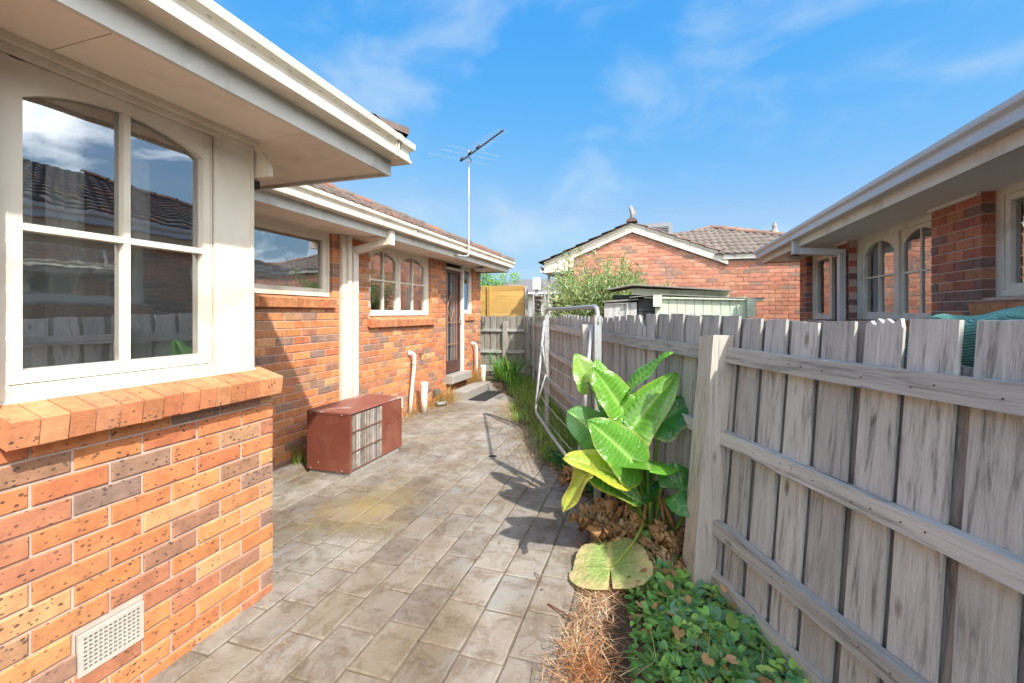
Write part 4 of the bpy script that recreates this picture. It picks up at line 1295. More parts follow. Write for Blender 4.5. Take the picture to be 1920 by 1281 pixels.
# ornaments on the ridge
orn = thing('ridge_ornament', 'weathered grey bird-like ornament standing on the gable peak', 'ornament', (apx, GY - 0.05, z0 + 0.08))
mb = MB(); mb.tube([(apx - 0.01, GY - 0.05, z0 + 0.05), (apx, GY - 0.05, z0 + 0.22), (apx - 0.02, GY - 0.05, z0 + 0.33), (apx - 0.03, GY - 0.05, z0 + 0.42)], [0.035, 0.04, 0.05, 0.012], 7); part('body', mb, M['galvd'], orn, True)
mb = MB(); mb.prism([Vector((apx + a, GY - 0.065, z0 + b)) for a, b in ((0.02, 0.34), (0.07, 0.30), (0.10, 0.22), (0.07, 0.16), (0.03, 0.22))], [Vector((apx + a, GY - 0.035, z0 + b)) for a, b in ((0.02, 0.34), (0.07, 0.30), (0.10, 0.22), (0.07, 0.16), (0.03, 0.22))]); part('wing', mb, M['galvd'], orn)
pq = frH(2.75, 1.6, 0.05)
orn = thing('ridge_finial', 'small pointed pale finial on the hip of the tiled roof', 'finial', pq)
mb = MB(); mb.lathe(pq, [(0.10, 0), (0.07, 0.04), (0.05, 0.10), (0.055, 0.16), (0.01, 0.26)], 8); part('spike', mb, M['concrete'], orn)

# ================================================================== fences
rf = random.Random(77)
fence = thing('paling_fence', 'weathered grey paling fence with rails and posts along the right side', 'fence', fence_line(0))
def lean(s):
    return 0.085 if s <= 0 else max(0.0, 0.085 * (1 - s / 1.3))
def fpt(s, z, n):
    """n: metres towards the yard from the paling face"""
    a = R(24.5) if s < 0 else R(22.3)
    inward = Vector((-math.cos(a), -math.sin(a), 0))
    return fence_line(s) + inward * (n - lean(s) * z) + Z * z
def paling(s0, s1, ztop, n0, n1, mat, parent, fp, zb=0.02, slant=0.0, name='paling', sag=0.012):
    mb = MB()
    K = 7
    J = lambda a=0.002: rf.uniform(-a, a)
    cup = rf.uniform(-0.003, 0.003)
    bow = rf.uniform(-0.006, 0.006)
    rings = []
    tl = rf.uniform(-0.006, 0.006)
    for k in range(K + 1):
        z = zb + (ztop - zb) * k / K
        sl = slant * (1 if k == K else 0)
        bw = bow * math.sin(math.pi * k / K) + tl * k / K
        rings.append([fp(s0 + J() + bw, z + (sl + J(0.004) if k == K else 0), n0), fp(s1 + J() + bw, z + (-sl + J(0.004) if k == K else 0), n0),
                      fp(s1 + J(0.001) + bw, z + (-sl if k == K else 0), n1 + J(0.001)), fp((s0 + s1) / 2 + bw, z + (J(0.005) if k == K else 0), n1 + cup), fp(s0 + bw, z + (sl if k == K else 0), n1 + J(0.001))])
    V = [p for r_ in rings for p in r_]
    F = []
    for k in range(K):
        for m_ in range(5):
            m2 = (m_ + 1) % 5
            F.append((k * 5 + m_, k * 5 + m2, (k + 1) * 5 + m2, (k + 1) * 5 + m_))
    F.append((0, 1, 2, 3, 4)); F.append(tuple(K * 5 + m_ for m_ in range(5)))
    mb.idx(V, F)
    return part(name, mb, mat, parent)
def ragged_paling(s0, s1, ztop, n0, n1, mat, parent, fp, teeth):
    """a board whose top end has split and rotted"""
    prof = [(s0, 0.02), (s1, 0.02)] + teeth
    mb = MB(); mb.prism([fp(s, z, n0) for s, z in prof], [fp(s, z, n1) for s, z in prof])
    return part('paling', mb, mat, parent)
def top_h(s): return 1.575 + 0.018 * math.sin(s * 2.1) - (0.02 * s if s > 0 else 0) * 0.35
PIT_F = 0.187
s = -2.7
k = 0
while s < 8.35:
    w = rf.uniform(0.136, 0.160)
    zt = top_h(s) + rf.uniform(-0.007, 0.007)
    sl = rf.uniform(-0.004, 0.004)
    lo = 0.02
    if -1.36 < s + w / 2 < -1.22: pass
    tb = MB()
    if -1.15 < s < -0.95:
        # weather-split board
        te = [(s + w, zt - 0.02), (s + w - 0.02, zt - 0.005), (s + w * 0.72, zt - 0.03), (s + w * 0.66, zt + 0.004), (s + w * 0.5, zt - 0.015), (s + w * 0.42, zt + 0.004), (s + w * 0.25, zt - 0.012), (s + 0.008, zt + 0.006), (s, zt - 0.03)]
        ragged_paling(s, s + w, zt, 0.0, 0.016, M['paling'], fence, fpt, te)
    elif 0.95 < s < 1.15:
        te = [(s + w, zt), (s + w * 0.6, zt), (s + w * 0.55, zt - 0.03), (s + w * 0.2, zt - 0.09), (s, zt - 0.10)]
        ragged_paling(s, s + w, zt, 0.0, 0.016, M['paling'], fence, fpt, te)
    else:
        paling(s, s + w, zt, 0.0, 0.016, M['paling'], fence, fpt, slant=sl)
    # cover board behind the joint
    s2 = s + w - 0.035
    w2 = PIT_F - w + 0.07
    zt2 = zt + rf.uniform(-0.008, 0.006)
    if -1.33 < s2 < -1.17 or -1.16 < s2 + 0.02 < -1.02 and False: zt2 = 1.42
    if -1.20 < s2 < -1.0: zt2 = 1.44
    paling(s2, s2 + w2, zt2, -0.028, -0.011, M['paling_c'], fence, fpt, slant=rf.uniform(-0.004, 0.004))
    s += PIT_F
# posts
def post(s, lean_z, h, w=0.125, d=0.10, n=0.10, parent=fence, mat=M['post'], fp=fpt, extra=0.0):
    mb = MB()
    K = 8
    rings = []
    for k in range(K + 1):
        z = -0.03 + (h + 0.03) * k / K
        J = lambda a=0.004: rf.uniform(-a, a)
        rings.append([fp(s - w / 2 + J() - extra * z, z, n - d / 2 + J()), fp(s + w / 2 + J() - extra * z, z, n - d / 2 + J()), fp(s + w / 2 + J() - extra * z, z, n + d / 2 + J()), fp(s - w / 2 + J() - extra * z, z, n + d / 2 + J())])
    rings[-1] = [p + Z * q for p, q in zip(rings[-1], (0.0, -0.004, -0.012, 0.004))]
    V = [p for r_ in rings for p in r_]
    F = []
    for k in range(K):
        for m_ in range(4):
            m2 = (m_ + 1) % 4
            F.append((k * 4 + m_, k * 4 + m2, (k + 1) * 4 + m2, (k + 1) * 4 + m_))
    F.append((0, 1, 2, 3)); F.append(tuple(K * 4 + m_ for m_ in range(4)))
    mb.idx(V, F)
    return part('post', mb, mat, parent)
post(0.0, 0.085, 1.465, 0.13, 0.13, 0.085)
for s in (2.66, 5.45): post(s, 0, 1.46, 0.12, 0.10, 0.07)
post(8.35, 0, 1.50, 0.13, 0.12, 0.06)
post(-2.72, 0, 1.46)
def rail(s0, s1, z, h, n0, n1, mat, parent=fence, fp=fpt, drop=0.0, name='rail'):
    mb = MB()
    K = max(4, int(abs(s1 - s0) / 0.22))
    J = lambda a=0.003: rf.uniform(-a, a)
    rings = []
    for k in range(K + 1):
        s = s0 + (s1 - s0) * k / K
        zz = z + drop * math.sin(math.pi * k / K) + J()
        rings.append([fp(s, zz - h + J(), n0), fp(s, zz + J(), n0), fp(s, zz + J(0.002), n1 + J(0.002)), fp(s, zz - h + J(0.002), n1 + J(0.002))])
    V = [p for r_ in rings for p in r_]
    F = []
    for k in range(K):
        for m_ in range(4):
            m2 = (m_ + 1) % 4
            F.append((k * 4 + m_, k * 4 + m2, (k + 1) * 4 + m2, (k + 1) * 4 + m_))
    F.append((0, 1, 2, 3)); F.append(tuple(K * 4 + m_ for m_ in range(4)))
    mb.idx(V, F)
    return part(name, mb, mat, parent)
for (a, b) in ((-2.66, -0.05), (0.055, 2.61), (2.71, 5.40), (5.50, 8.29)):
    m_ = M['rail_n'] if a < 0 else M['rail']
    rail(a, b, 1.395, 0.085, 0.0175, 0.062, m_)
    rail(a, b, 0.925, 0.075, 0.0175, 0.060, m_)
    rail(a, b, 0.42, 0.075, 0.0175, 0.062, m_)
    rail(a, b, 0.13, 0.16, 0.0175, 0.04, m_, name='plinth_board')

nails = MB()
s = -2.7
while s < 8.3:
    for zr in (1.352, 0.888, 0.383):
        for du in (0.03, 0.10):
            if rf.random() < 0.45: continue
            p = fpt(s + du + rf.uniform(-0.006, 0.006), zr + rf.uniform(-0.012, 0.012), 0.0625)
            a = R(24.5) if s < 0 else R(22.3)
            nails.lathe(p, [(0.0032, -0.001), (0.0030, 0.0014), (0.0015, 0.0018)], 6, Vector((-math.cos(a), -math.sin(a), 0)))
    s += PIT_F
o = part('nails', nails, mat_plain('rusty_nail', (0.12, 0.06, 0.04), 0.7, 0.3), fence); o['kind'] = 'stuff'
# back fence
bf = thing('back_fence', 'short grey paling fence closing the far end of the yard', 'fence', (-3.6, 10.72, 0))
def bpt(s, z, n): return Vector((-2.98 - s, 10.74 - n, z))
s = -0.05
while s < 2.6:
    w = rf.uniform(0.125, 0.145)
    zt = 1.53 + rf.uniform(-0.012, 0.012)
    paling(s, s + w, zt, 0.0, 0.016, M['paling_b'], bf, bpt, slant=rf.uniform(-0.006, 0.006), zb=0.03)
    paling(s + w - 0.02, s + w + 0.075, zt - 0.01, -0.02, -0.003, M['paling_b'], bf, bpt)
    s += 0.178
for (a, b) in ((0.06, 0.52), (0.62, 2.6)):
    rail(a, b, 1.20, 0.07, 0.0175, 0.06, M['rail_x'], bf, bpt)
    rail(a, b, 0.66, 0.075, 0.0175, 0.06, M['rail_x'], bf, bpt)
    rail(a, b, 0.25, 0.15, 0.0175, 0.045, M['rail_x'], bf, bpt, name='plinth_board')
post(0.57, 0, 1.40, 0.11, 0.09, 0.05, bf, M['post'], bpt)

# new pine screen beyond the back fence
ps = thing('pine_screen', 'new yellow pine screen of horizontal boards above the back fence', 'screen', (-3.6, 10.95, 0))
for k in range(6):
    z0_ = 1.44 + k * 0.146
    mb = MB(); mb.cbox(wall_frame((0, 10.93, 0), 0), -5.2, -3.10, z0_ + 0.001, z0_ + 0.1445, -0.02, rf.uniform(-0.002, 0.002), 0.003); part('board', mb, M['pine'], ps)
for x in (-4.10, -4.055):
    mb = MB(); mb.wbox(x - 0.018, x + 0.018, 10.885, 10.927, 1.45, 2.30); part('batten', mb, M['pine'], ps)
mb = MB(); mb.wbox(-3.098, -3.03, 10.90, 10.99, 0, 2.29); part('post', mb, M['post'], ps)
mb = MB(); mb.wbox(-3.07, -3.0, 10.83, 10.895, 0.6, 1.98); part('support_post', mb, M['galvd'], ps)

# ================================================================== things in the yard
# air conditioner
ac = thing('air_conditioner', 'low rust-red air conditioner box with grey finned grille on the paving', 'air conditioner', (-3.05, 4.1, 0))
x0, x1, y0, y1, zb, zt = -3.30, -2.79, 3.62, 4.555, 0.035, 0.62
mb = MB(); mb.wbox(x0, x1 - 0.03, y0, y1, zb, zt - 0.012)
part('case', mb, M['acred'], ac)
frC = wall_frame((x1, 0, 0), A90)
mb = MB(); mb.box(frC, y0, y0 + 0.03, zb, zt - 0.012, -0.029, 0.0); part('corner_post', mb, M['acred'], ac)
gy = 4.165
mb = MB(); mb.cbox(frC, gy, y1, zb + 0.004, zt - 0.02, -0.029, 0.003, 0.006); pn = part('side_panel', mb, M['acred'], ac)
mb = MB(); mb.box(frC, gy + 0.11, gy + 0.25, 0.365, 0.385, 0.003, 0.010); part('recessed_handle', mb, M['acred'], pn)
mb = MB(); mb.box(frC, gy + 0.13, gy + 0.21, 0.40, 0.435, 0.003, 0.006); part('name_plate', mb, M['acred'], pn)
mb = MB(); mb.box(frC, y0 + 0.031, gy - 0.004, zb + 0.01, zt - 0.02, -0.029, -0.022); gr = part('grille', mb, mat_plain('rusty_coil', (0.17, 0.13, 0.10), 0.8), ac)
ri = random.Random(3)
fins = MB()
u = y0 + 0.034
while u < gy - 0.008:
    d_ = ri.uniform(-0.003, 0.003)
    fins.col = jit(ri.choice([(0.36, 0.33, 0.29), (0.28, 0.245, 0.21), (0.22, 0.175, 0.14), (0.42, 0.40, 0.365)]), ri, 0.15)
    fins.box(frC, u, u + ri.uniform(0.006, 0.010), zb + 0.02, zt - 0.03, -0.021, -0.006 + d_)
    u += ri.uniform(0.013, 0.024)
o = part('fins', fins, mat_attr('condenser_fins', 0.6, 0.35, 14, 0.3), gr); o['kind'] = 'stuff'
for z_ in (0.045, 0.225, 0.42):
    mb = MB(); mb.box(frC, y0 + 0.03, gy, z_, z_ + 0.012, -0.004, 0.002); part('grille_bar', mb, mat_plain('rusty_bar', (0.16, 0.08, 0.055), 0.8), gr)
mb = MB()
mb.prism([Vector((x0 - 0.006, y0 - 0.006, zt - 0.011)), Vector((x1 + 0.008, y0 - 0.006, zt - 0.011)), Vector((x1 + 0.008, y1 + 0.006, zt - 0.011)), Vector((x0 - 0.006, y1 + 0.006, zt - 0.011))],
         [Vector((x0, y0, zt + 0.004)), Vector((x1 - 0.003, y0, zt + 0.004)), Vector((x1 - 0.003, y1, zt + 0.004)), Vector((x0, y1, zt + 0.004))])
part('lid', mb, M['actop'], ac)
mb = MB(); mb.wbox(x0 + 0.02, x1 - 0.005, y0 + 0.012, y1 - 0.06, 0.0, 0.034); part('base', mb, M['galvd'], ac)
frD = wall_frame((0, y0, 0), 0.0)
mb = MB(); mb.box(frD, x0 + 0.01, x1 - 0.04, zb + 0.002, zb + 0.022, 0.0, 0.004); part('flange', mb, M['acred'], ac)
mb = MB(); mb.box(frD, x0 + 0.01, x1 - 0.04, zt - 0.032, zt - 0.012, 0.0, 0.003); part('flange', mb, M['acred'], ac)
for (u_, v_) in ((x0 + 0.05, 0.052), (x1 - 0.09, 0.052), (x0 + 0.05, 0.596), (x1 - 0.09, 0.596), (x0 + 0.14, 0.11)):
    mb = MB(); mb.lathe(frD(u_, v_, 0.003), [(0.008, 0), (0.0075, 0.003), (0.003, 0.004)], 8, (0, -1, 0)); part('screw', mb, M['galvd'], ac)
mb = MB(); mb.tube([(x0 + 0.02, y1 - 0.1, 0.25), (x0 - 0.12, y1 - 0.08, 0.24), (x0 - 0.2, y1 - 0.06, 0.20), (-3.64, y1 - 0.05, 0.20)], 0.022, 8); part('refrigerant_pipe', mb, M['rubber'], ac, True)

# pvc pipes at the wall
def bent_pipe(pts, r, label, strap):
    t = thing('waste_pipe', label, 'pipe', pts[-1], 'thin white waste pipes bent out of the wall')
    mb = MB(); mb.tube(pts, r, 12); p = part('pipe', mb, M['pvc'], t, True)
    mb = MB(); mb.lathe(Vector(pts[0]) + Vector((-0.005, 0, 0)), [(r * 1.5, 0), (r * 1.5, 0.02), (r * 1.2, 0.03)], 14, (1, 0, 0)); part('collar', mb, M['pvc'], t, True)
    for (a, b) in strap:
        mb = MB(); d = (Vector(b) - Vector(a)).normalized(); mb.tube([a, b], r * 1.18, 12); part('joint_ring', mb, M['pvc'], t, True)
P = [(-3.64, 6.17, 0.965), (-3.60, 6.17, 0.965), (-3.575, 6.175, 0.955), (-3.56, 6.18, 0.925), (-3.56, 6.18, 0.80), (-3.585, 6.13, 0.3), (-3.59, 6.10, 0.0)]
bent_pipe(P, 0.028, 'thin white waste pipe leaning out of the wall near the tap', [((-3.56, 6.18, 0.82), (-3.561, 6.178, 0.79))])
P = [(-3.64, 8.72, 0.955), (-3.60, 8.72, 0.955), (-3.57, 8.73, 0.945), (-3.555, 8.745, 0.91), (-3.55, 8.75, 0.78), (-3.55, 8.76, 0.0)]
bent_pipe(P, 0.028, 'thin white waste pipe bent out of the wall past the back door', [((-3.55, 8.75, 0.80), (-3.55, 8.751, 0.77))])
def vent_pipe(x, y, h, label):
    t = thing('vent_pipe', label, 'pipe', (x, y, 0), 'stubby white drain pipes with caps')
    mb = MB(); mb.lathe((x, y, -0.02), [(0.05, 0), (0.05, h - 0.05)], 18); part('pipe', mb, M['pvc'], t, True)
    mb = MB(); mb.lathe((x, y, h - 0.17), [(0.054, 0), (0.056, 0.01), (0.056, 0.10), (0.051, 0.105)], 18); part('coupling', mb, M['pvc'], t)
    mb = MB(); mb.lathe((x, y, h - 0.07), [(0.058, 0), (0.062, 0.012), (0.062, 0.05), (0.055, 0.062), (0.02, 0.064)], 18); part('cap', mb, M['pvc'], t)
vent_pipe(-3.475, 6.34, 0.50, 'stubby white capped drain pipe beside the tap')
vent_pipe(-3.42, 8.80, 0.50, 'stubby white capped drain pipe past the concrete step')
# tap
tp = thing('garden_tap', 'small metal garden tap on the brick wall above the white pipes', 'tap', (-3.63, 6.50, 0.9))
mb = MB(); mb.tube([(-3.645, 6.50, 0.925), (-3.57, 6.50, 0.925), (-3.545, 6.505, 0.905), (-3.54, 6.51, 0.87)], 0.011, 8); part('spout', mb, M['brass'], tp, True)
mb = MB(); mb.tube([(-3.585, 6.50, 0.93), (-3.585, 6.50, 0.975)], 0.009, 8); mb.tube([(-3.585, 6.465, 0.978), (-3.585, 6.535, 0.978)], 0.008, 6); part('handle', mb, M['brass'], tp)
# gully trap
gt = thing('gully_trap', 'dark grey gully trap pipe low against the wall in dry grass', 'drain', (-3.56, 6.95, 0))
mb = MB(); mb.lathe((-3.57, 6.97, 0.02), [(0.05, 0), (0.05, 0.17), (0.062, 0.175), (0.062, 0.235), (0.05, 0.24)], 14); part('riser', mb, M['gulley'], gt)
mb = MB(); mb.tube([(-3.57, 6.90, 0.07), (-3.44, 6.78, 0.055), (-3.38, 6.95, 0.05)], 0.034, 10); part('outlet', mb, mat_plain('grey_outlet', (0.24, 0.245, 0.25), 0.6), gt, True)
# steps and mat
st = thing('concrete_step', 'low grey concrete step in front of the back door', 'step', (-3.36, 8.1, 0))
mb = MB(); mb.cbox(WORLD, -3.52, -3.22, 7.42, 8.72, -0.02, 0.165, 0.012); part('block', mb, M['step'], st)
dm = thing('door_mat', 'ribbed black rubber mat lying by the concrete step', 'mat', (-3.05, 8.0, 0))
mb = MB(); mb.wbox(-3.205, -2.87, 7.50, 8.46, -0.001, 0.010); part('base', mb, M['rubber'], dm)
for k in range(11):
    x = -3.195 + k * 0.029
    mb = MB(); mb.wbox(x, x + 0.016, 7.515, 8.445, 0.0101, 0.018); part('rib', mb, M['rubber'], dm)
# floor drain
fd = thing('floor_drain', 'small round black drain grate set in the paving', 'drain', (-1.68, 4.61, 0))
mb = MB(); mb.lathe((-1.68, 4.61, 0.0035), [(0.062, 0), (0.064, 0.004), (0.05, 0.006), (0.049, 0.002), (0.01, 0.002)], 24); part('rim', mb, M['galvd'], fd)
mb = MB()
for k in range(-3, 4):
    h_ = math.sqrt(0.048 ** 2 - (k * 0.0125) ** 2)
    mb.wbox(-1.68 + k * 0.0125 - 0.003, -1.68 + k * 0.0125 + 0.003, 4.61 - h_, 4.61 + h_, 0.0056, 0.010)
part('grate', mb, M['rubber'], fd)
mb = MB(); mb.lathe((-1.68, 4.61, 0.0052), [(0.049, 0), (0.049, 0.0004)], 24); part('sump', mb, M['dark'], fd)

# folding clothesline
cl = thing('clothesline', 'galvanised folding clothesline frame hanging down from two posts', 'clothesline', (-0.42, 3.61, 0))
B0, B1 = Vector((-0.417, 3.608, 0)), Vector((-1.32, 5.70, 0))
dl = (B1 - B0).normalized()
inn = Vector((-dl.y, dl.x, 0))           # towards the house
if inn.x > 0: inn = -inn
frP = Frame(B0, dl, Z, inn)
Lc = (B1 - B0).length
for (u, ztop_) in ((0.0, 1.60), (Lc, 1.60)):
    mb = MB(); mb.box(frP, u - 0.018, u + 0.018, -0.03, 1.12, -0.024, 0.024); part('post', mb, M['galvd'], cl)
    mb = MB(); mb.box(frP, u - 0.022, u + 0.022, 1.10, 1.575, -0.028, 0.028); sl_ = part('sleeve', mb, M['galv'], cl)
    for zz in (1.14, 1.53):
        mb = MB(); mb.lathe(frP(u - 0.022 if u < 1 else u - 0.022, zz, 0.0), [(0.008, 0), (0.008, 0.004)], 8, -dl); part('bolt', mb, M['galvd'], sl_)
T = 1.645
mb = MB(); mb.tube([frP(-0.005, 1.50, 0), frP(-0.004, 1.60, 0), frP(0.02, 1.632, 0), frP(0.07, T, 0), frP(Lc * 0.5, T - 0.004, 0), frP(Lc - 0.07, T, 0), frP(Lc - 0.02, 1.632, 0), frP(Lc, 1.60, 0), frP(Lc, 1.52, 0)], 0.019, 10); part('top_bar', mb, M['galv'], cl, True)
# hanging frame
q = lambda u, z: frP(u, z, 0.03 + (1.55 - z) * 0.10)
mb = MB(); mb.tube([q(0.03, 1.50), q(0.03, 0.45), q(0.05, 0.36), q(0.12, 0.31), q(Lc * 0.5, 0.30), q(Lc - 0.12, 0.31), q(Lc - 0.05, 0.36), q(Lc - 0.03, 0.45), q(Lc - 0.03, 1.50)], 0.0165, 10); part('frame', mb, M['galv'], cl, True)
for u in (0.075, Lc - 0.075):
    mb = MB(); mb.tube([frP(u, 0.80, 0.02), q(u, 1.18)], 0.011, 8); mb.tube([frP(u, 0.80, 0.02), q(u, 0.42)], 0.011, 8); part('brace', mb, M['galv'], cl, True)
for k in range(8):
    z_ = 1.44 - k * 0.145
    sg = 0.02 + 0.02 * rf.random()
    mb = MB(); mb.tube([q(0.03 + (Lc - 0.06) * t, z_ - sg * 4 * t * (1 - t)) for t in [i / 8 for i in range(9)]], 0.0026, 5); part('line', mb, M['galvd'], cl, True)

# antenna on the far eave
an = thing('tv_antenna', 'roof television antenna on a tall thin mast above the left gutter', 'antenna', (-3.05, 7.11, 2.6))
mb = MB(); mb.tube([(-3.17, 6.80, 2.585), (-3.08, 6.98, 2.57), (-3.035, 7.08, 2.585), (-3.025, 7.10, 2.66), (-3.025, 7.10, 3.55), (-3.025, 7.10, 4.42)], [0.017, 0.017, 0.017, 0.017, 0.015, 0.014], 8); part('mast', mb, M['galv'], an, True)
Bm0, Bm1 = Vector((-3.27, 7.32, 4.33)), Vector((-2.10, 6.26, 4.33))
bd_ = (Bm1 - Bm0).normalized(); per = Vector((-bd_.y, bd_.x, 0))
mb = MB(); mb.tube([Bm0, Bm1], 0.014, 6); part('boom', mb, mat_plain('dark_boom', (0.09, 0.09, 0.10), 0.5), an)
for k, (t, h_) in enumerate([(0.02, 0.62), (0.20, 0.55), (0.34, 0.48)] + [(0.42 + 0.06 * i, 0.15 - 0.006 * i) for i in range(10)]):
    p = Bm0 + (Bm1 - Bm0) * t + Z * 0.016
    mb = MB(); mb.tube([p - per * h_, p + per * h_], 0.003 if h_ > 0.4 else 0.003, 5); part('element', mb, M['galv'], an)
for t in (0.02, 0.24, 0.45):
    p = Bm0 + (Bm1 - Bm0) * t
    mb = MB(); mb.tube([p + Z * 0.02 - bd_ * 0.05, p + Z * 0.035 + bd_ * 0.05], 0.022, 6); part('clamp', mb, M['tar'], an)
mb = MB(); mb.tube([Bm0 + (Bm1 - Bm0) * 0.2, Bm0 + (Bm1 - Bm0) * 0.28 + Z * -0.12, (-3.02, 7.10, 4.2)], 0.006, 5); part('cable', mb, M['rubber'], an)

# ================================================================== neighbours' yard
sh = thing('garden_shed', 'pale green timber garden shed with low flat roof showing above the fence', 'shed', (0.6, 6.6, 0))
frS = wall_frame((0, 6.2, 0), 0.0)
x = 0.11
while x < 1.06:
    mb = MB(); mb.cbox(frS, x, x + 0.102, 0.05, 1.83 - (x * 0.06), -0.02, rf.uniform(-0.001, 0.001), 0.005); part('board', mb, M['shed'], sh); x += 0.105
mb = MB(); mb.box(frS, 0.10, 1.16, 0.0, 1.8, -0.9, -0.021); part('wall_core', mb, M['shed'], sh)
for (a, b, c, d) in ((0.045, 0.108, 0.0, 1.80), (1.03, 1.09, 0.0, 1.70)):
    mb = MB(); mb.box(frS, a, b, c, d, -0.04, 0.035); part('corner_post', mb, M['shed'], sh)
mb = MB(); mb.box(frS, 0.02, 0.13, 1.68, 1.83, 0.036, 0.10); part('eave_block', mb, M['shed'], sh)
mb = MB(); mb.box(frS, 1.13, 1.22, 1.55, 1.78, 0.036, 0.10); part('eave_block', mb, M['shed'], sh)
def slab(x0, za, x1, zb_, t, n0, n1, mat, name):
    mb = MB(); A = [(x0, za), (x1, zb_), (x1, zb_ + t), (x0, za + t)]
    mb.prism([frS(u, v_, n0) for u, v_ in A], [frS(u, v_, n1) for u, v_ in A]); return part(name, mb, mat, sh)
slab(-0.28, 1.80, 0.10, 1.835, 0.012, -0.5, 0.10, M['shroof'], 'roof_sheet')
slab(0.10, 1.836, 1.33, 1.765, 0.014, -0.9, 0.045, M['shroof'], 'roof_sheet')
slab(-0.10, 1.795, 1.31, 1.75, 0.02, 0.012, 0.04, M['shed'], 'roof_trim')
slab(-0.27, 1.86, 1.0, 1.80, 0.09, -0.45, -0.40, M['shed'], 'upper_board')
slab(-0.60, 1.925, -0.25, 1.985, 0.016, -1.0, -0.2, M['shroof'], 'upper_roof_sheet')
slab(-0.25, 1.985, 1.02, 1.885, 0.016, -1.0, -0.2, M['shroof'], 'upper_roof_sheet')
mb = MB(); mb.box(frS, -0.55, 0.95, 0.0, 1.86, -1.0, -0.46); part('rear_wall', mb, M['tar'], sh)
for k in range(9):
    mb = MB(); mb.box(frS, -0.17, 0.04, 0.02 + k * 0.2, 0.212 + k * 0.2 if k < 8 else 1.79, -0.3, 0.0 + rf.uniform(-0.004, 0.004)); part('grey_block', mb, M['tar'], sh)
bx = thing('storage_box', 'grey weathered timber storage box with white edging beside the green shed', 'box', (-0.4, 6.2, 0))
mb = MB(); mb.box(frS, -0.62, -0.19, 0.0, 1.74, -0.3, 0.0); part('body', mb, M['paling'], bx)
mb = MB(); A = [(-0.64, 1.742), (-0.17, 1.77), (-0.17, 1.79), (-0.64, 1.762)]
mb.prism([frS(u, v_, -0.32) for u, v_ in A], [frS(u, v_, 0.05) for u, v_ in A]); part('lid', mb, M['shroof'], bx)
mb = MB(); mb.tube([frS(-0.60, 1.715, 0.012), frS(-0.33, 1.728, 0.012), frS(-0.315, 1.72, 0.012), frS(-0.325, 1.4, 0.012)], 0.009, 6); part('white_edge', mb, M['white'], bx)

# shade cloth bundled over the right end of the fence
cl_ = thing('shade_cloth', 'dark green shade cloth sagging over the near end of the fence', 'cloth', fpt(-1.3, 1.2, -0.1))
mb = MB()
K, Q = 40, 18
V, F = [], []
for i in range(K + 1):
    s = -0.98 - 1.1 * i / K
    for j in range(Q + 1):
        t = j / Q
        # hangs behind the palings, rises over a ridge and falls away
        if t < 0.35:
            n = -0.045 - 0.02 * math.sin(i * 0.9) * 0.3; z = 1.36 + (0.205 + 0.03 * min(1, i / 14)) * t / 0.35
        else:
            tt = (t - 0.35) / 0.65
            n = -0.045 - 0.75 * tt; z = 1.565 + 0.03 * min(1, i / 14) + 0.025 * math.sin(tt * 3.0) * min(1, i / 8) + 0.03 * tt * i / K - 0.5 * max(0, tt - 0.6)
        z += 0.010 * math.sin(i * 0.9 + j * 0.8) + 0.008 * math.sin(i * 0.45 - j * 0.9) + (-0.03 if i < 2 else 0)
        V.append(fpt(s, z, n + 0.004 * math.sin(j * 2.2 + i * 0.4)))
for i in range(K):
    for j in range(Q):
        F.append((i * (Q + 1) + j, (i + 1) * (Q + 1) + j, (i + 1) * (Q + 1) + j + 1, i * (Q + 1) + j + 1))
mb.idx(V, F); part('sheet', mb, M['cloth'], cl_, True)

# woven panel and stakes in the far corner
wp = thing('wattle_panel', 'woven stick panel standing behind the far fence corner', 'panel', (-2.5, 9.9, 0))
wa, wb_ = Vector((-2.72, 10.55, 0)), Vector((-2.30, 9.45, 0))
for k in range(4):
    p = wa + (wb_ - wa) * (k / 3)
    mb = MB(); mb.tube([p, p + Z * (2.05 - 0.1 * k)], 0.016, 6); part('stake', mb, M['paling'], wp)
for j in range(22):
    z_ = 1.30 + j * 0.035
    pts = [wa + (wb_ - wa) * (i / 12) + Vector((0.03, 0.012, 0)) * math.sin(i * math.pi / 2 + j * math.pi) + Z * (z_ - 0.06 * (i / 12) + rf.uniform(-0.01, 0.01)) for i in range(13)]
    mb = MB(); mb.tube(pts, rf.uniform(0.011, 0.017), 5); part('rod', mb, M['bark'] if j % 3 else M['rail'], wp)
for i, (px, top, lab) in enumerate([(1000, 548, 'pale thin garden stake nearest the pine screen'), (1021.5, 537, 'pale thin garden stake left of a close pair'), (1027.5, 536, 'pale thin garden stake right of a close pair')]):
    p = unproj(px, top, 9.2 if i else 9.6)
    mb = MB(); mb.tube([(p.x, p.y, 0), p], 0.014, 6)
    solo('garden_stake', mb, M['rail'], lab + ' above the far fence', 'stake', 'thin stakes above the far fence')

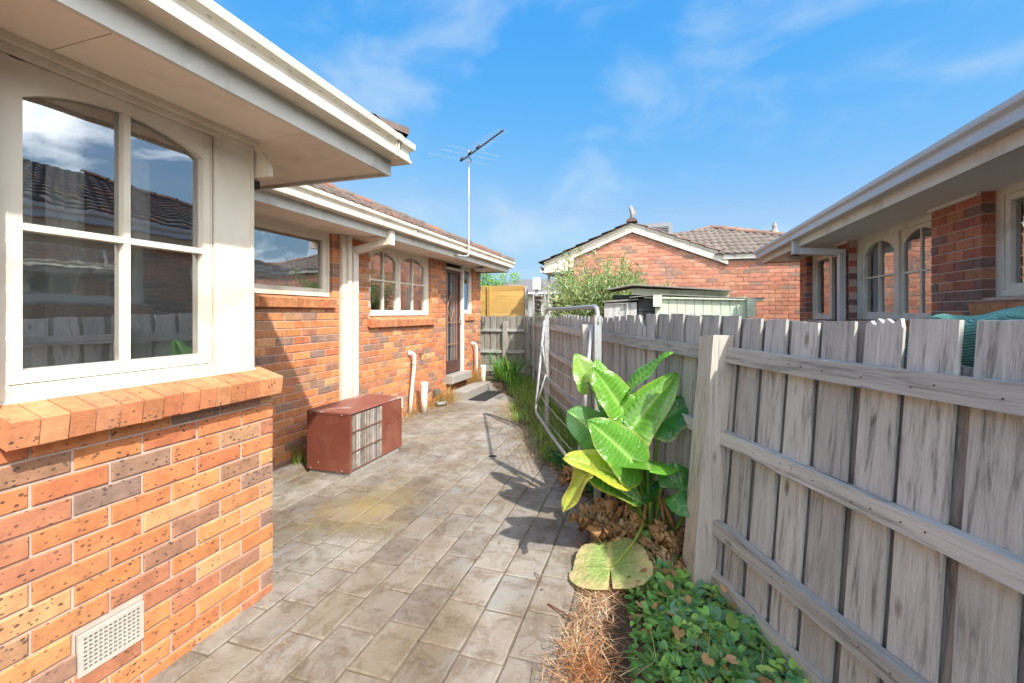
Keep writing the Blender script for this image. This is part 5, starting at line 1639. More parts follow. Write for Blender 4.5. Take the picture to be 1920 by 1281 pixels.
# distant house and box, power lines
fh = thing('distant_house', 'far low house with dark grey roof and pale walls behind the pine screen', 'house', (-5.5, 24, 0))
mb = MB(); mb.wbox(-10.5, 0.5, 24, 30, 0, 2.75); part('wall', mb, M['white'], fh)
mb = MB(); mb.col = (0.16, 0.15, 0.15); mb.prism([Vector((-11, 23.3, 2.7)), Vector((-11, 31, 2.7)), Vector((-8, 27, 3.75))], [Vector((1, 23.3, 2.7)), Vector((1, 31, 2.7)), Vector((-2, 27, 3.75))]); part('roof', mb, M['tile'], fh)
mb = MB(); mb.wbox(-5.2, -4.0, 23.96, 23.995, 1.3, 2.3); part('window', mb, M['dark'], fh)
mb = MB(); mb.wbox(-11, 1, 23.22, 23.295, 2.64, 2.76); part('gutter', mb, M['gutter_g'], fh)
ob = thing('meter_box', 'small white box on a post seen over the far fence corner', 'box', (-3.0, 14.0, 0))
p = unproj(1006, 532, 14.2)
mb = MB(); mb.wbox(p.x - 0.10, p.x + 0.11, p.y - 0.1, p.y + 0.1, p.z - 0.19, p.z + 0.19); part('case', mb, M['white'], ob)
mb = MB(); mb.wbox(p.x - 0.04, p.x + 0.04, p.y - 0.04, p.y + 0.04, 0, p.z - 0.19); part('post', mb, M['rail'], ob)
for k, (a, b, lab) in enumerate([((1195, 391, 30), (1600, 366, 24), 'upper thin power line crossing the sky right of the gable'), ((1195, 386, 30), (1600, 374, 24), 'lower thin power line crossing the sky right of the gable'), ((930, 512, 30), (1080, 478, 30), 'thin power line behind the far left eave')]):
    A, B = unproj(*a), unproj(*b); d_ = (B - A); A = A - d_ * 0.6; B = B + d_ * 0.8
    mb = MB(); mb.tube([A + (B - A) * t - Z * 0.25 * 4 * t * (1 - t) for t in [i / 12 for i in range(13)]], 0.0045, 5)
    solo('power_line', mb, M['galv'], lab, 'power line', 'thin overhead power lines')

# ================================================================== plants
rl = random.Random(99)
def lerp3(a, b, t): return tuple(a[i] + (b[i] - a[i]) * t for i in range(3))
def leaf_mesh(J, T, N, W, cin, cvein, cedge=None, edge_w=0.25, cup=0.18, droop=0.15, ripple=0.012, lobes=1.0, crumple=0.0, nv=9, wave=0.010, seed=0, fan0=164):
    r = random.Random(seed)
    J, T, N = Vector(J), Vector(T), Vector(N)
    f = (T - J); Lf = f.length; f.normalize()
    N = (N - f * N.dot(f)).normalized()
    sd = f.cross(N)
    mb = MB()
    K = 7
    ph = r.uniform(0, 6)
    for side in (-1, 1):
        rows = []
        nb = 5
        for i in range(nb):                       # basal fan around the junction
            th = R(fan0 - (fan0 - 66) * i / nb)
            rad = W / 2 * lobes * (0.80 + 0.30 * math.sin((i + 0.6) / nb * 2.2))
            rows.append((0.0, (rad * math.cos(th) * 0.92, rad * math.sin(th))))
        n2 = nv
        for i in range(n2 + 1):
            u = i / n2
            wdt = W / 2 * (1 - u) ** 0.72 * (1 + 0.55 * u) * (1 if u < 1 else 0)
            fx = Lf * (u + 0.20 * (1 - u) * u + 0.05 * (1 - u))
            rows.append((u * Lf, (min(fx, Lf), wdt)))
        # intermediate rows between veins
        full = []
        for i, rw in enumerate(rows):
            full.append((rw, True))
            if i < len(rows) - 1:
                nx_ = rows[i + 1]
                full.append((((rw[0] + nx_[0]) / 2, ((rw[1][0] + nx_[1][0]) / 2 * 1.01, (rw[1][1] + nx_[1][1]) / 2 * 1.02)), False))
        P, C = [], []
        for i, ((o, (mx_, my_)), vein) in enumerate(full):
            pr, cr = [], []
            for k in range(K + 1):
                t = k / K
                x = o + (mx_ - o) * t
                y = my_ * t
                h = cup * abs(y) - droop * (max(0, x) / max(Lf, 1e-4)) ** 2 * Lf - 0.25 * cup * y * y / max(W, 1e-4) * 2
                h += (0 if vein else ripple) * math.sin(math.pi * min(1, t)) ** 1.5
                h += wave * math.sin(i * 0.42 + ph + side) * t * t
                if crumple: h += crumple * (math.sin(i * 1.3 + ph * 3) * t + 0.8 * math.sin(k * 1.9 + i * 0.7 + ph)) * 0.5; x += crumple * 0.5 * math.sin(i * 2.1 + k); y *= 1 - 0.25 * crumple * 8 * abs(math.sin(i + ph))
                pr.append(J + f * x + sd * (side * y) + N * h)
                c = lerp3(cvein if (vein or k == 0) else cin, cin, 0.62 if (vein and k) else (0.0 if k == 0 else 1.0))
                c = lerp3(c, cin, min(1, t * 0.6))
                if cedge and t > 1 - edge_w:
                    c = lerp3(c, cedge, min(1, (t - (1 - edge_w)) / edge_w * 1.3) * (0.7 + 0.3 * math.sin(i * 1.9 + ph)))
                cr.append(c)
            P.append(pr); C.append(cr)
        base = len(mb.v)
        for pr in P: mb.v.extend([tuple(p) for p in pr])
        for i in range(len(P) - 1):
            for k in range(K):
                q = (base + i * (K + 1) + k, base + i * (K + 1) + k + 1, base + (i + 1) * (K + 1) + k + 1, base + (i + 1) * (K + 1) + k)
                cc = [C[i][k], C[i][k + 1], C[i + 1][k + 1], C[i + 1][k]]
                if side < 0: q = q[::-1]; cc = cc[::-1]
                mb.f.append(q); mb.c.append(cc)
    return mb
def petiole(a, b, bow, r0=0.017, r1=0.008, col=(0.16, 0.27, 0.05), n=8, c2=None):
    mb = MB(); mb.col = col
    a, b = Vector(a), Vector(b)
    pts = []
    for i in range(n + 1):
        t = i / n
        pts.append(a + (b - a) * t + Vector(bow) * 4 * t * (1 - t))
    mb.tube(pts, [r0 + (r1 - r0) * i / n for i in range(n + 1)], 8)
    return mb
ae = thing('elephant_ear_plant', 'big glossy green elephant ear plant growing beside the clothesline post', 'plant', (0.0, 3.26, 0.02))
BASE = Vector((-0.02, 3.24, 0.03))
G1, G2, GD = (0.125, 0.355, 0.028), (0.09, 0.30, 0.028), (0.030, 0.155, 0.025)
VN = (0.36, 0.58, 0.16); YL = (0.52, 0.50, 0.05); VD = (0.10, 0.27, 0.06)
def aleaf(j, t, N, W, cin, cv, bow=(0, 0, 0.08), base=None, label=None, pet=True, pcol=(0.16, 0.28, 0.05), **kw):
    J, T = unproj(*j), unproj(*t)
    k = len(ae.children)
    mb = leaf_mesh(J, T, N, W, cin, cv, seed=k * 7 + 3, **kw)
    lf = part('leaf', mb, M['leaf'], ae, True)
    if label: lf['label'] = label
    if pet:
        b = Vector(base) if base is not None else BASE + Vector((rl.uniform(-0.05, 0.05), rl.uniform(-0.05, 0.04), 0))
        part('stalk', petiole(b, J, bow, col=pcol), M['leaf'], ae, True)
aleaf((1176, 742, 3.05), (1254, 655, 2.98), (-0.62, -0.25, 0.74), 0.25, G1, VN, cup=0.35, droop=0.08, ripple=0.022, nv=12)
aleaf((1170, 772, 2.98), (1113, 688, 2.98), (0.35, -0.80, 0.45), 0.27, G1, VN, cup=0.30, cedge=(0.34, 0.36, 0.08), edge_w=0.16, droop=0.04, ripple=0.026, nv=12)
aleaf((1184, 806, 2.92), (1268, 694, 2.95), (-0.15, -0.86, 0.48), 0.285, G1, VN, cup=0.22, cedge=(0.34, 0.36, 0.08), edge_w=0.16, droop=0.14, ripple=0.030, nv=13)
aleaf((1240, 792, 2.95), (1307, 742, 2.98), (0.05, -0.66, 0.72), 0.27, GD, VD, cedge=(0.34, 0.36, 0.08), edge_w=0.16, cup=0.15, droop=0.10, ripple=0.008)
aleaf((1184, 862, 2.72), (1110, 788, 2.66), (0.10, -0.72, 0.66), 0.31, G2, VN, cedge=(0.34, 0.36, 0.08), edge_w=0.16, cup=0.10, droop=0.12, ripple=0.028, nv=13)
aleaf((1214, 866, 2.84), (1218, 872, 2.50), (0.05, -0.2, 1.0), 0.42, G1, VN, cup=-0.12, droop=0.10)
aleaf((1152, 890, 2.72), (1064, 851, 2.62), (0.25, -0.50, 0.85), 0.24, (0.30, 0.42, 0.04), (0.55, 0.58, 0.16), cup=0.35, droop=0.12, cedge=(0.62, 0.56, 0.07), edge_w=0.5, label='yellowing leaf pointing left')
aleaf((1098, 888, 2.68), (1063, 966, 2.62), (-0.75, -0.60, 0.1), 0.19, (0.38, 0.46, 0.06), (0.55, 0.58, 0.16), cup=0.3, droop=-0.1, cedge=(0.55, 0.47, 0.12), edge_w=0.4, bow=(-0.05, 0, 0.16), label='limp yellow-green leaf hanging down')
aleaf((1120, 893, 2.76), (1206, 946, 2.70), (-0.25, -0.45, 0.86), 0.20, GD, VN, cup=0.5, droop=0.05, cedge=(0.50, 0.42, 0.10), edge_w=0.2)
aleaf((1276, 918, 2.72), (1316, 908, 2.72), (-0.15, -0.85, 0.5), 0.30, (0.045, 0.20, 0.03), VD, cup=0.25, droop=0.1, bow=(0.10, -0.05, -0.05))
aleaf((1102, 716, 3.40), (1082, 662, 3.42), (0.5, -0.8, 0.35), 0.22, (0.22, 0.38, 0.07), VN, cup=0.3)
aleaf((1108, 806, 3.25), (1066, 768, 3.28), (0.1, -0.75, 0.6), 0.29, (0.09, 0.27, 0.07), VN, cup=0.2)
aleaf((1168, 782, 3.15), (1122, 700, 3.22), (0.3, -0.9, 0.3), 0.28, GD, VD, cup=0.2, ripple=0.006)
aleaf((1130, 724, 3.22), (1120, 672, 3.28), (0.3, -0.8, 0.5), 0.15, G1, VN, cup=0.2)
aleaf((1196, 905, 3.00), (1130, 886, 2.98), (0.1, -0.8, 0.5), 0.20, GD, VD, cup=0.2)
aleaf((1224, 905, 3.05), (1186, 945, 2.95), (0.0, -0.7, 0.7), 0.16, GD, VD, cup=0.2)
aleaf((1196, 1022, 2.92), (1219, 996, 2.92), (-0.2, -0.9, 0.4), 0.12, (0.16, 0.32, 0.08), VN, cup=0.25, pet=False, label='small upright leaf at the base')
for k in range(9):
    a = k * 0.7
    b = BASE + Vector((0.07 * math.cos(a), 0.05 * math.sin(a), 0))
    e = b + Vector((0.16 * math.cos(a) - 0.03, 0.06 * math.sin(a) - 0.05, rl.uniform(0.3, 0.62)))
    part('stalk', petiole(b, e, (rl.uniform(-0.04, 0.04), 0, 0.02), 0.017, 0.012, (0.20, 0.31, 0.06)), M['leaf'], ae, True)
for k in range(7):    # withered brown stalks
    a = k * 1.1
    b = BASE + Vector((0.08 * math.cos(a), -0.05 + 0.05 * math.sin(a), 0))
    pts = [b + Vector((rl.uniform(-0.03, 0.03) + 0.05 * i * math.cos(a), -0.03 * i, z)) for i, z in enumerate((0.36, 0.26, 0.14, 0.02))]
    mb = MB(); mb.col = (0.42, 0.22, 0.10); mb.tube(pts, [0.006, 0.009, 0.010, 0.007], 6); part('withered_stalk', mb, M['dry'], ae, True)

# big fading leaf on the ground
fl = solo('fallen_leaf', leaf_mesh((-0.235, 2.69, 0.075), (-0.275, 3.07, 0.12), (-0.22, -0.2, 1.0), 0.46, (0.27, 0.40, 0.12), (0.70, 0.66, 0.26), cedge=(0.66, 0.50, 0.27), edge_w=0.6, cup=0.04, droop=0.06, ripple=0.013, lobes=1.0, wave=0.014, seed=4, fan0=176), M['dry'],
          'large fading yellow-green leaf lying flat on the paving edge', 'leaf', smooth=True)
part('stalk', petiole((-0.235, 2.69, 0.07), (-0.06, 3.10, 0.22), (0.06, 0, 0.04), 0.007, 0.009, (0.35, 0.42, 0.08)), M['leafm'], fl, True).location = (0, 0, 0)
# crumpled dead leaves
BR = [(0.52, 0.31, 0.15), (0.58, 0.38, 0.20), (0.44, 0.24, 0.11), (0.64, 0.46, 0.26)]
dead = [((1100, 945, 3.1), (1125, 960, 3.0), 0.22), ((1150, 940, 3.2), (1110, 925, 3.25), 0.24), ((1135, 985, 3.0), (1165, 1000, 2.95), 0.26), ((1150, 965, 3.05), (1120, 1000, 2.95), 0.22), ((1180, 985, 3.0), (1205, 1005, 2.95), 0.2),
        ((1235, 1020, 2.85), (1275, 1045, 2.75), 0.18), ((1260, 1015, 2.85), (1285, 1060, 2.72), 0.16), ((1235, 1060, 2.68), (1250, 1085, 2.62), 0.12), ((1270, 1075, 2.62), (1285, 1105, 2.55), 0.11), ((1185, 955, 3.15), (1160, 940, 3.1), 0.2), ((1068, 846, 3.9), (1095, 838, 3.85), 0.16)]
DN = ['beside the clothesline post foot', 'behind the clothesline post foot', 'in front of the stalks', 'left of the stalks', 'under the drooping leaves', 'against the near fence post', 'close to the foot of the near fence post', 'among the low creeper', 'at the near fence post base', 'under the big plant', 'on the ivy behind the clothesline']
for k, (j, t, w) in enumerate(dead):
    J, T = unproj(*j), unproj(*t)
    J.z = max(0.05, min(J.z, 0.14)); T.z = max(0.04, min(T.z, 0.12))
    c = BR[k % 4]
    mb = leaf_mesh(J, T, (rl.uniform(-0.5, 0.5), rl.uniform(-0.8, 0), 0.8), w * 1.2, c, lerp3(c, (0.6, 0.5, 0.28), 0.4), cedge=lerp3(c, (0.16, 0.08, 0.04), 0.6), edge_w=0.4, cup=0.6, droop=0.4, ripple=0.03, crumple=0.045, wave=0.05, nv=12, seed=k + 50)
    solo('dead_leaf', mb, M['dry'], 'crumpled brown dead leaf ' + DN[k], 'leaf', 'crumpled dead leaves', smooth=True)

def blade(mb, p, L_, w, az, tilt, curve, col, col2=None):
    d = Vector((math.cos(az), math.sin(az), 0)); sdv = Vector((-d.y, d.x, 0))
    n = 3
    prev = None
    q = Vector(p); ang = tilt
    pts = [q.copy()]
    for k in range(n):
        q = q + (d * math.sin(ang) + Z * math.cos(ang)) * (L_ / n); ang += curve / n
        if q.z < 0.004: q.z = 0.004 + 0.004 * rl.random()
        pts.append(q.copy())
    i = len(mb.v)
    ws = [w, w * 0.85, w * 0.55]
    for k in range(n):
        mb.v.append(tuple(pts[k] - sdv * ws[k] / 2)); mb.v.append(tuple(pts[k] + sdv * ws[k] / 2))
    mb.v.append(tuple(pts[n]))
    for k in range(n - 1):
        mb.f.append((i + 2 * k, i + 2 * k + 1, i + 2 * k + 3, i + 2 * k + 2)); mb.c.append(lerp3(col, col2 or col, k / n))
    mb.f.append((i + 2 * n - 2, i + 2 * n - 1, i + 2 * n)); mb.c.append(col2 or col)
# creeping ground cover
def disc_leaf(mb, c, r, nrm, spin, col, ln=1.0):
    nrm = Vector(nrm).normalized()
    a = nrm.cross(Vector((math.cos(spin), math.sin(spin), 0.1))).normalized(); b = nrm.cross(a)
    pts = []
    for (x, y, h) in ((0, -0.55, 0), (0.55, -0.95, 0.10), (1.0, -0.3, 0.16), (0.85, 0.45, 0.10), (0.3, 0.95, 0.02), (-0.3, 0.95, 0.02), (-0.85, 0.45, 0.10), (-1.0, -0.3, 0.16), (-0.55, -0.95, 0.10)):
        pts.append(c + (a * x + b * (y * ln) + nrm * h) * r)
    i = len(mb.v)
    mb.v.append(tuple(c)); mb.v.extend([tuple(p) for p in pts])
    for k in range(9):
        mb.f.append((i, i + 1 + k, i + 1 + (k + 1) % 9)); mb.c.append(col)
gc = MB()
GC = [(0.17, 0.36, 0.15), (0.14, 0.31, 0.15), (0.20, 0.42, 0.14), (0.26, 0.50, 0.12), (0.16, 0.33, 0.19), (0.34, 0.55, 0.13)]
def scatter(n, y0, y1, fx0, fx1, rmin, rmax, hmax, cols, mb, prob=lambda x, y: 1.0):
    k = 0
    while k < n:
        y = rl.uniform(y0, y1); e, f_ = soil_edge(y), fence_x(y) - 0.02
        x = e + (f_ - e) * rl.uniform(fx0, fx1)
        if rl.random() > prob(x, y): k += 1; continue
        z = soil_z(x, y) + 0.012 + rl.random() ** 1.4 * hmax
        # leaves turn upwards and towards the light
        nrm = Vector((rl.gauss(0.0, 0.38), rl.gauss(-0.12, 0.38), 1))
        disc_leaf(mb, Vector((x, y, z)), rl.uniform(rmin, rmax), nrm, rl.uniform(0, 6.28), jit(rl.choice(cols), rl, 0.25), ln=rl.choice((1.0, 1.1, 1.3)) if rmax > 0.02 else rl.uniform(1.2, 2.2))
        k += 1
scatter(900, 1.0, 2.75, 0.50, 1.0, 0.014, 0.038, 0.055, GC, gc, lambda x, y: 0.35 + 0.65 * (math.sin(x * 9 + y * 4) * math.sin(y * 7 - x * 3) > -0.25))
scatter(1300, 1.0, 2.75, 0.36, 1.0, 0.008, 0.02, 0.05, GC + [(0.32, 0.45, 0.10)], gc)
scatter(1700, 1.0, 2.85, 0.22, 0.75, 0.007, 0.016, 0.06, [(0.14, 0.30, 0.07), (0.20, 0.38, 0.09), (0.10, 0.23, 0.06)], gc)
scatter(700, 2.75, 3.3, 0.35, 1.0, 0.012, 0.028, 0.07, GC[:3], gc)
scatter(900, 3.75, 4.75, 0.15, 0.9, 0.014, 0.032, 0.09, [(0.025, 0.10, 0.035), (0.035, 0.13, 0.03), (0.02, 0.08, 0.04), (0.08, 0.22, 0.03)], gc)
for k in range(420):
    y = rl.uniform(1.1, 3.0); e, f_ = soil_edge(y), fence_x(y) - 0.03; x = e + (f_ - e) * rl.uniform(0.3, 1.0)
    blade(gc, (x, y, soil_z(x, y)), rl.uniform(0.08, 0.22), rl.uniform(0.002, 0.004), rl.uniform(0, 6.28), rl.uniform(0.2, 1.1), rl.uniform(0.2, 1.2), jit(rl.choice([(0.24, 0.36, 0.09), (0.5, 0.38, 0.18), (0.16, 0.28, 0.07)]), rl, 0.2))
solo('ground_cover', gc, M['leafm'], 'low green creeper with small round leaves at the foot of the fence', None, kind='stuff')
dryb = MB()
scatter(110, 1.2, 3.2, 0.25, 0.95, 0.012, 0.034, 0.11, [(0.5, 0.33, 0.16), (0.42, 0.25, 0.11)], dryb)
solo('leaf_litter', dryb, M['dry'], 'tan dry leaf scraps caught in the creeper', None, kind='stuff')
wf = MB()
for k in range(46):
    y = rl.uniform(1.1, 1.75); x = rl.uniform(0.1, fence_x(y) - 0.05)
    for q in range(1):
        disc_leaf(wf, Vector((x, y, 0.09 + rl.random() * 0.06)), rl.uniform(0.006, 0.009), (rl.gauss(0, 0.4), rl.gauss(-0.3, 0.4), 1), rl.uniform(0, 6), (0.75, 0.74, 0.70))
solo('white_flowers', wf, M['leafm'], 'tiny white flowers scattered over the creeper', None, kind='stuff')

# blades: straw and grass
ST = [(0.48, 0.30, 0.17), (0.58, 0.40, 0.25), (0.38, 0.21, 0.12), (0.66, 0.52, 0.36), (0.28, 0.15, 0.085)]
stw = MB()
for k in range(2000):
    y = rl.uniform(1.1, 2.75) if k % 6 else rl.uniform(2.7, 4.8)
    e = soil_edge(y)
    x = e + abs(rl.gauss(0.05, 0.085)) - 0.05 + 0.05 * math.sin(y * 5.1)
    if y > 2.75: x = e + rl.gauss(0.03, 0.05)
    if k % 5 == 0 and y < 2.75: x = e + (fence_x(y) - e) * rl.random() * 0.75
    blade(stw, (x, y, max(0.004, soil_z(x, y)) + rl.random() * 0.04), rl.uniform(0.05, 0.17), rl.uniform(0.002, 0.0055), rl.uniform(0, 6.28), rl.uniform(1.25, 1.62), rl.uniform(-0.5, 0.9), jit(rl.choice(ST), rl, 0.2))
for k in range(300):      # thick needle clump at the picture foot
    a = rl.uniform(0, 6.28); rr_ = abs(rl.gauss(0, 0.09))
    blade(stw, (-0.26 + rr_ * math.cos(a), 1.93 + rr_ * math.sin(a) * 1.2, 0.03 + rl.random() * 0.06), rl.uniform(0.06, 0.13), rl.uniform(0.002, 0.0045), rl.uniform(0, 6.28), rl.uniform(0.95, 1.55), rl.uniform(-0.2, 0.9), jit(rl.choice([(0.36, 0.15, 0.06), (0.42, 0.19, 0.08), (0.26, 0.10, 0.045), (0.5, 0.27, 0.13)]), rl, 0.2))
solo('straw', stw, M['dry'], 'dry brown needles and straw lying along the paving edge', None, kind='stuff')
GR = [(0.17, 0.34, 0.06), (0.22, 0.40, 0.07), (0.11, 0.25, 0.05), (0.30, 0.44, 0.10), (0.46, 0.42, 0.18)]
grs = MB()
for k in range(5200):
    y = rl.uniform(4.4, 10.2)
    e, f_ = soil_edge(y), fence_x(y)
    t = rl.random()
    x = e + (f_ - e) * (0.05 + 0.93 * t)
    if y > 8.0 and x < -3.2 + (10 - y) * 0.3: continue
    L_ = rl.uniform(0.10, 0.28) * (0.5 + 0.6 * t)
    blade(grs, (x, y, soil_z(x, y)), L_, rl.uniform(0.004, 0.008), rl.uniform(2.0, 5.4), rl.uniform(0.05, 0.6), rl.uniform(0.3, 1.5), jit(rl.choice(GR), rl, 0.2), jit(rl.choice(GR), rl, 0.2))
for k in range(900):
    y = rl.uniform(4.6, 7.6); x = soil_edge(y) + rl.gauss(0.02, 0.10)
    blade(grs, (x, y, 0.006), rl.uniform(0.1, 0.3), rl.uniform(0.0025, 0.004), rl.uniform(0, 6.28), rl.uniform(1.0, 1.5), rl.uniform(-0.1, 0.6), jit(rl.choice([(0.5, 0.38, 0.2), (0.42, 0.28, 0.13), (0.33, 0.3, 0.12)]), rl, 0.2))
solo('grass', grs, M['leafm'], 'untidy green grass growing along the far part of the fence', None, kind='stuff')
dw = MB()
for k in range(2600):
    m_ = k % 10
    if m_ < 3: y = rl.uniform(6.0, 9.2); x = -3.64 + abs(rl.gauss(0, 0.06)); L_ = rl.uniform(0.06, 0.18)
    elif m_ < 7: y = rl.gauss(7.10, 0.16); x = -3.62 + abs(rl.gauss(0.05, 0.10)); L_ = rl.uniform(0.15, 0.36)
    else: y = rl.gauss(8.62, 0.10); x = -3.62 + abs(rl.gauss(0, 0.04)); L_ = rl.uniform(0.25, 0.62)
    blade(dw, (x, y, 0.005), L_, rl.uniform(0.004, 0.008), rl.uniform(-1.6, 1.6), rl.uniform(0.05, 0.7), rl.uniform(0.2, 1.7), jit(rl.choice([(0.60, 0.40, 0.17), (0.52, 0.33, 0.13), (0.66, 0.48, 0.24), (0.42, 0.24, 0.09)]), rl, 0.2))
for k in range(700):
    y = rl.uniform(5.6, 9.3); x = -3.62 + abs(rl.gauss(0, 0.14))
    blade(dw, (x, y, 0.006), rl.uniform(0.05, 0.16), rl.uniform(0.003, 0.005), rl.uniform(0, 6.28), rl.uniform(1.2, 1.55), 0.2, jit(rl.choice([(0.60, 0.40, 0.17), (0.52, 0.30, 0.12)]), rl, 0.2))
solo('dry_grass', dw, M['dry'], 'dry yellow grass growing against the house wall near the door', None, kind='stuff')
# single tuft beside the air conditioner
tf = thing('grass_tuft', 'small green grass tuft between the air conditioner and the wall', 'grass', (-3.58, 3.80, 0))
mb = MB()
for k in range(50):
    blade(mb, (-3.58 + rl.gauss(0, 0.03), 3.80 + rl.gauss(0, 0.04), 0.0), rl.uniform(0.12, 0.34), rl.uniform(0.006, 0.011), rl.uniform(-1.7, 1.7), rl.uniform(0.02, 0.4), rl.uniform(0.1, 0.9), jit(rl.choice([(0.22, 0.34, 0.05), (0.14, 0.26, 0.04), (0.4, 0.3, 0.12)]), rl, 0.2))
part('blades', mb, M['leafm'], tf)

# strappy plants in the far corner
def strappy(name, cx, cy, n, lmin, lmax, label, w=0.028):
    t = thing(name, label, 'plant', (cx, cy, 0), 'strap-leaved clumps in the far corner')
    for k in range(n):
        az = rl.uniform(0, 6.28); tilt = rl.uniform(0.05, 0.55); Ln = rl.uniform(lmin, lmax); cv = rl.uniform(0.5, 1.7)
        d = Vector((math.cos(az), math.sin(az), 0)); sdv = Vector((-d.y, d.x, 0))
        q = Vector((cx + rl.gauss(0, 0.07), cy + rl.gauss(0, 0.07), 0.0)); a = tilt
        mb = MB(); mb.col = jit(rl.choice([(0.10, 0.28, 0.035), (0.15, 0.36, 0.04), (0.07, 0.20, 0.03), (0.25, 0.38, 0.06)]), rl, 0.15)
        seg = 7; V = []
        for i in range(seg + 1):
            ww = w * (0.6 + 1.2 * (i / seg) * (1 - i / seg) * 2) * (1 - (i / seg) ** 4)
            V += [q - sdv * ww / 2 + Z * 0.003, q - Z * 0.003, q + sdv * ww / 2 + Z * 0.003]
            q = q + (d * math.sin(a) + Z * math.cos(a)) * (Ln / seg); a += cv / seg
        mb.idx(V, [(3 * i + b, 3 * i + b + 1, 3 * i + b + 4, 3 * i + b + 3) for i in range(seg) for b in (0, 1)])
        part('leaf', mb, M['leafm'], t, True)
strappy('strap_leaf_plant', -3.02, 9.55, 60, 0.50, 0.95, 'tall bright strap-leaved plant in the corner where the fences meet')
strappy('strap_leaf_plant', -3.45, 10.05, 40, 0.45, 0.85, 'darker strap-leaved plant left of the corner, against the back fence')
strappy('strap_leaf_plant', -2.75, 8.85, 30, 0.30, 0.55, 'low strap-leaved plant in front of the corner clump', 0.018)

# twigs on the paving
def twig(px, py, px2, py2, label, r=0.004):
    def g(px, py):
        t = CAM_Z / ((py - 588) / 830.0); p = unproj(px, py, t); p.z = 0.008; return p
    a, b = g(px, py), g(px2, py2)
    mb = MB(); mid = (a + b) / 2 + Vector((0.01, 0.005, 0.012))
    mb.tube([a, mid, b], [r * 1.2, r, r * 0.5], 6)
    o = solo('twig', mb, mat_plain('twig_bark', (0.19, 0.065, 0.04), 0.8), label, 'twig', 'twigs fallen on the paving')
    m2 = MB(); m2.tube([mid, mid + (b - a) * 0.25 + Vector((0.03, 0.0, 0.01))], r * 0.6, 5); part('side_shoot', m2, o.data.materials[0], o).location = (0, 0, 0)
twig(1028, 1135, 1092, 1188, 'forked red twig on the pavers near the straw')
twig(1002, 1076, 1012, 1096, 'tiny dark twig on the pavers left of the fading leaf', 0.0025)
rub = MB()
for k in range(90):
    y = rl.uniform(1.6, 6.5); x = rl.uniform(-3.3, soil_edge(y))
    rub.col = jit(rl.choice([(0.2, 0.12, 0.07), (0.4, 0.28, 0.15), (0.1, 0.07, 0.05)]), rl, 0.3)
    s_ = rl.uniform(0.003, 0.009)
    rub.lathe((x, y, 0.002), [(s_, 0), (s_ * 0.6, s_ * 0.6)], 5)
solo('debris', rub, M['dry'], 'scattered crumbs of leaf and bark on the pavers', None, kind='stuff')

# wispy shrub behind the fence
sb_ = thing('wispy_shrub', 'wispy pale green shrub rising behind the fence in front of the gable', 'shrub', (-0.95, 8.2, 0))
stems, lv = MB(), MB()
WC = [(0.26, 0.37, 0.15), (0.33, 0.43, 0.20), (0.18, 0.29, 0.11), (0.40, 0.46, 0.25), (0.36, 0.32, 0.12), (0.14, 0.23, 0.09)]
for k in range(210):
    b = Vector((-0.72 + rl.gauss(0, 0.35), 8.2 + rl.gauss(0, 0.25), 0.5))
    dx = rl.gauss(-0.1, 0.45); dy = rl.gauss(-0.05, 0.35)
    e = Vector((b.x + dx, b.y + dy, rl.uniform(1.65, 2.40) + (0.40 if rl.random() < 0.10 else 0.0)))
    e.x = max(e.x, -1.55 + 0.2 * rl.random()); dx = e.x - b.x
    e.z -= max(0, abs(e.x + 0.95) - 0.5) * 0.35
    pts = [b + (e - b) * t + Vector((dx * 0.25, dy * 0.25, 0)) * (t * t) for t in (0, 0.3, 0.6, 0.85, 1.0)]
    stems.tube(pts, [0.010, 0.008, 0.006, 0.004, 0.002], 4)
    for q in range(115):
        t = rl.uniform(0.25, 1.0) ** 0.8
        i = min(3, int(t * 4)); f_ = t * 4 - i
        p = pts[i] + (pts[i + 1] - pts[i]) * f_ + Vector((rl.gauss(0, 0.05), rl.gauss(0, 0.05), rl.gauss(0, 0.04)))
        d = Vector((rl.gauss(dx * 0.5, 0.6), rl.gauss(0, 0.6), rl.uniform(0.1, 1.2))).normalized()
        a = d.cross(Vector((rl.gauss(0, 1), rl.gauss(0, 1), rl.gauss(0, 1)))).normalized()
        L_ = rl.uniform(0.05, 0.12); w = rl.uniform(0.007, 0.012)
        lv.col = jit(rl.choice(WC), rl, 0.2)
        lv.face([p, p + d * L_ * 0.4 + a * w, p + d * L_, p + d * L_ * 0.4 - a * w])
part('stems', stems, M['bark'], sb_)
part('crown', lv, M['leafm'], sb_)
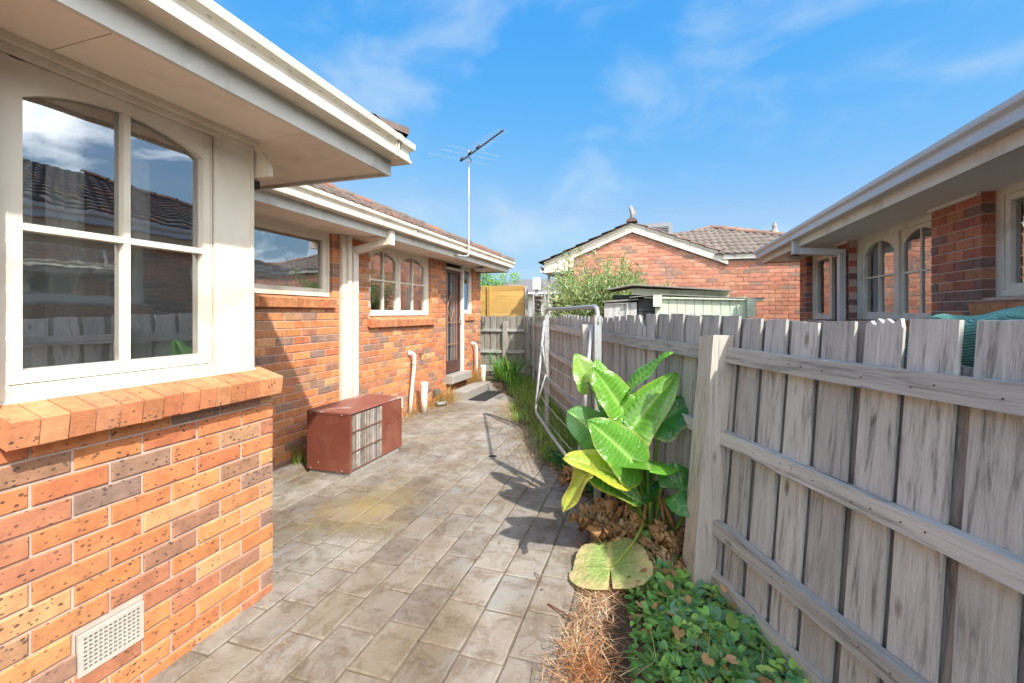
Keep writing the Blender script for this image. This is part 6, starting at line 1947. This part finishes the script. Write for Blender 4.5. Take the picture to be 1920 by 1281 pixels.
# overhanging sprigs at the corner of the fence
sp2 = thing('overhanging_sprig', 'thin leafy sprig hanging over the far fence by the stakes', 'shrub', (-2.15, 9.0, 0))
stems, lv = MB(), MB()
for k in range(7):
    b = Vector((-1.95 + rl.gauss(0, 0.1), 8.9 + rl.gauss(0, 0.15), 1.3))
    e = b + Vector((rl.gauss(-0.15, 0.16), rl.gauss(-0.2, 0.2), rl.uniform(0.1, 0.5)))
    pts = [b, b + (e - b) * 0.6 + Z * 0.1, e]
    stems.tube(pts, [0.006, 0.004, 0.002], 4)
    for q in range(36):
        t = rl.random(); p = b + (e - b) * t + Vector((rl.gauss(0, 0.04), rl.gauss(0, 0.04), 0.08 + rl.gauss(0, 0.04)))
        d = Vector((rl.gauss(0, 0.6), rl.gauss(0, 0.6), rl.uniform(-0.3, 0.8))).normalized(); a = d.cross(Vector((rl.gauss(0, 1), rl.gauss(0, 1), 1))).normalized()
        lv.col = jit(rl.choice(WC), rl, 0.2); lv.face([p, p + d * 0.03 + a * 0.006, p + d * 0.07, p + d * 0.03 - a * 0.006])
part('stems', stems, M['bark'], sp2); part('crown', lv, M['leafm'], sp2)

# green tree beyond the pine screen
tr = thing('leafy_tree', 'bright green leafy tree behind the pine screen at the far left', 'tree', (-6.3, 17.0, 0))
mb = MB(); c0 = unproj(905, 525, 18.0)
mb.tube([(c0.x, c0.y, 0), (c0.x + 0.05, c0.y, 1.2), (c0.x, c0.y, 2.4)], [0.14, 0.11, 0.06], 8)
for k in range(7):
    a = k * 0.9; mb.tube([(c0.x, c0.y, 1.3 + 0.1 * k), (c0.x + 0.7 * math.cos(a), c0.y + 0.7 * math.sin(a), 2.2 + 0.1 * k)], [0.05, 0.02], 5)
part('trunk', mb, M['bark'], tr)
lv = MB()
for k in range(26):
    cc = Vector((c0.x + rl.gauss(0, 0.45), c0.y + rl.gauss(0, 0.45), 2.55 + rl.gauss(0, 0.42)))
    rr_ = rl.uniform(0.22, 0.42)
    tone = rl.uniform(0.7, 1.25)
    for q in range(170):
        d = Vector((rl.gauss(0, 1), rl.gauss(0, 1), rl.gauss(0, 1))).normalized()
        p = cc + d * rr_ * rl.uniform(0.55, 1.05)
        a = d.cross(Vector((rl.gauss(0, 1), rl.gauss(0, 1), rl.gauss(0, 1)))).normalized(); b = (d * 0.5 + a.cross(d)).normalized()
        lv.col = tuple(x * tone for x in jit(rl.choice([(0.17, 0.34, 0.04), (0.22, 0.40, 0.06), (0.12, 0.26, 0.03)]), rl, 0.2))
        s_ = rl.uniform(0.03, 0.05)
        lv.face([p - a * s_ * 0.5, p + b * s_, p + a * s_ * 0.5, p - b * s_])
part('crown', lv, M['leafm'], tr)
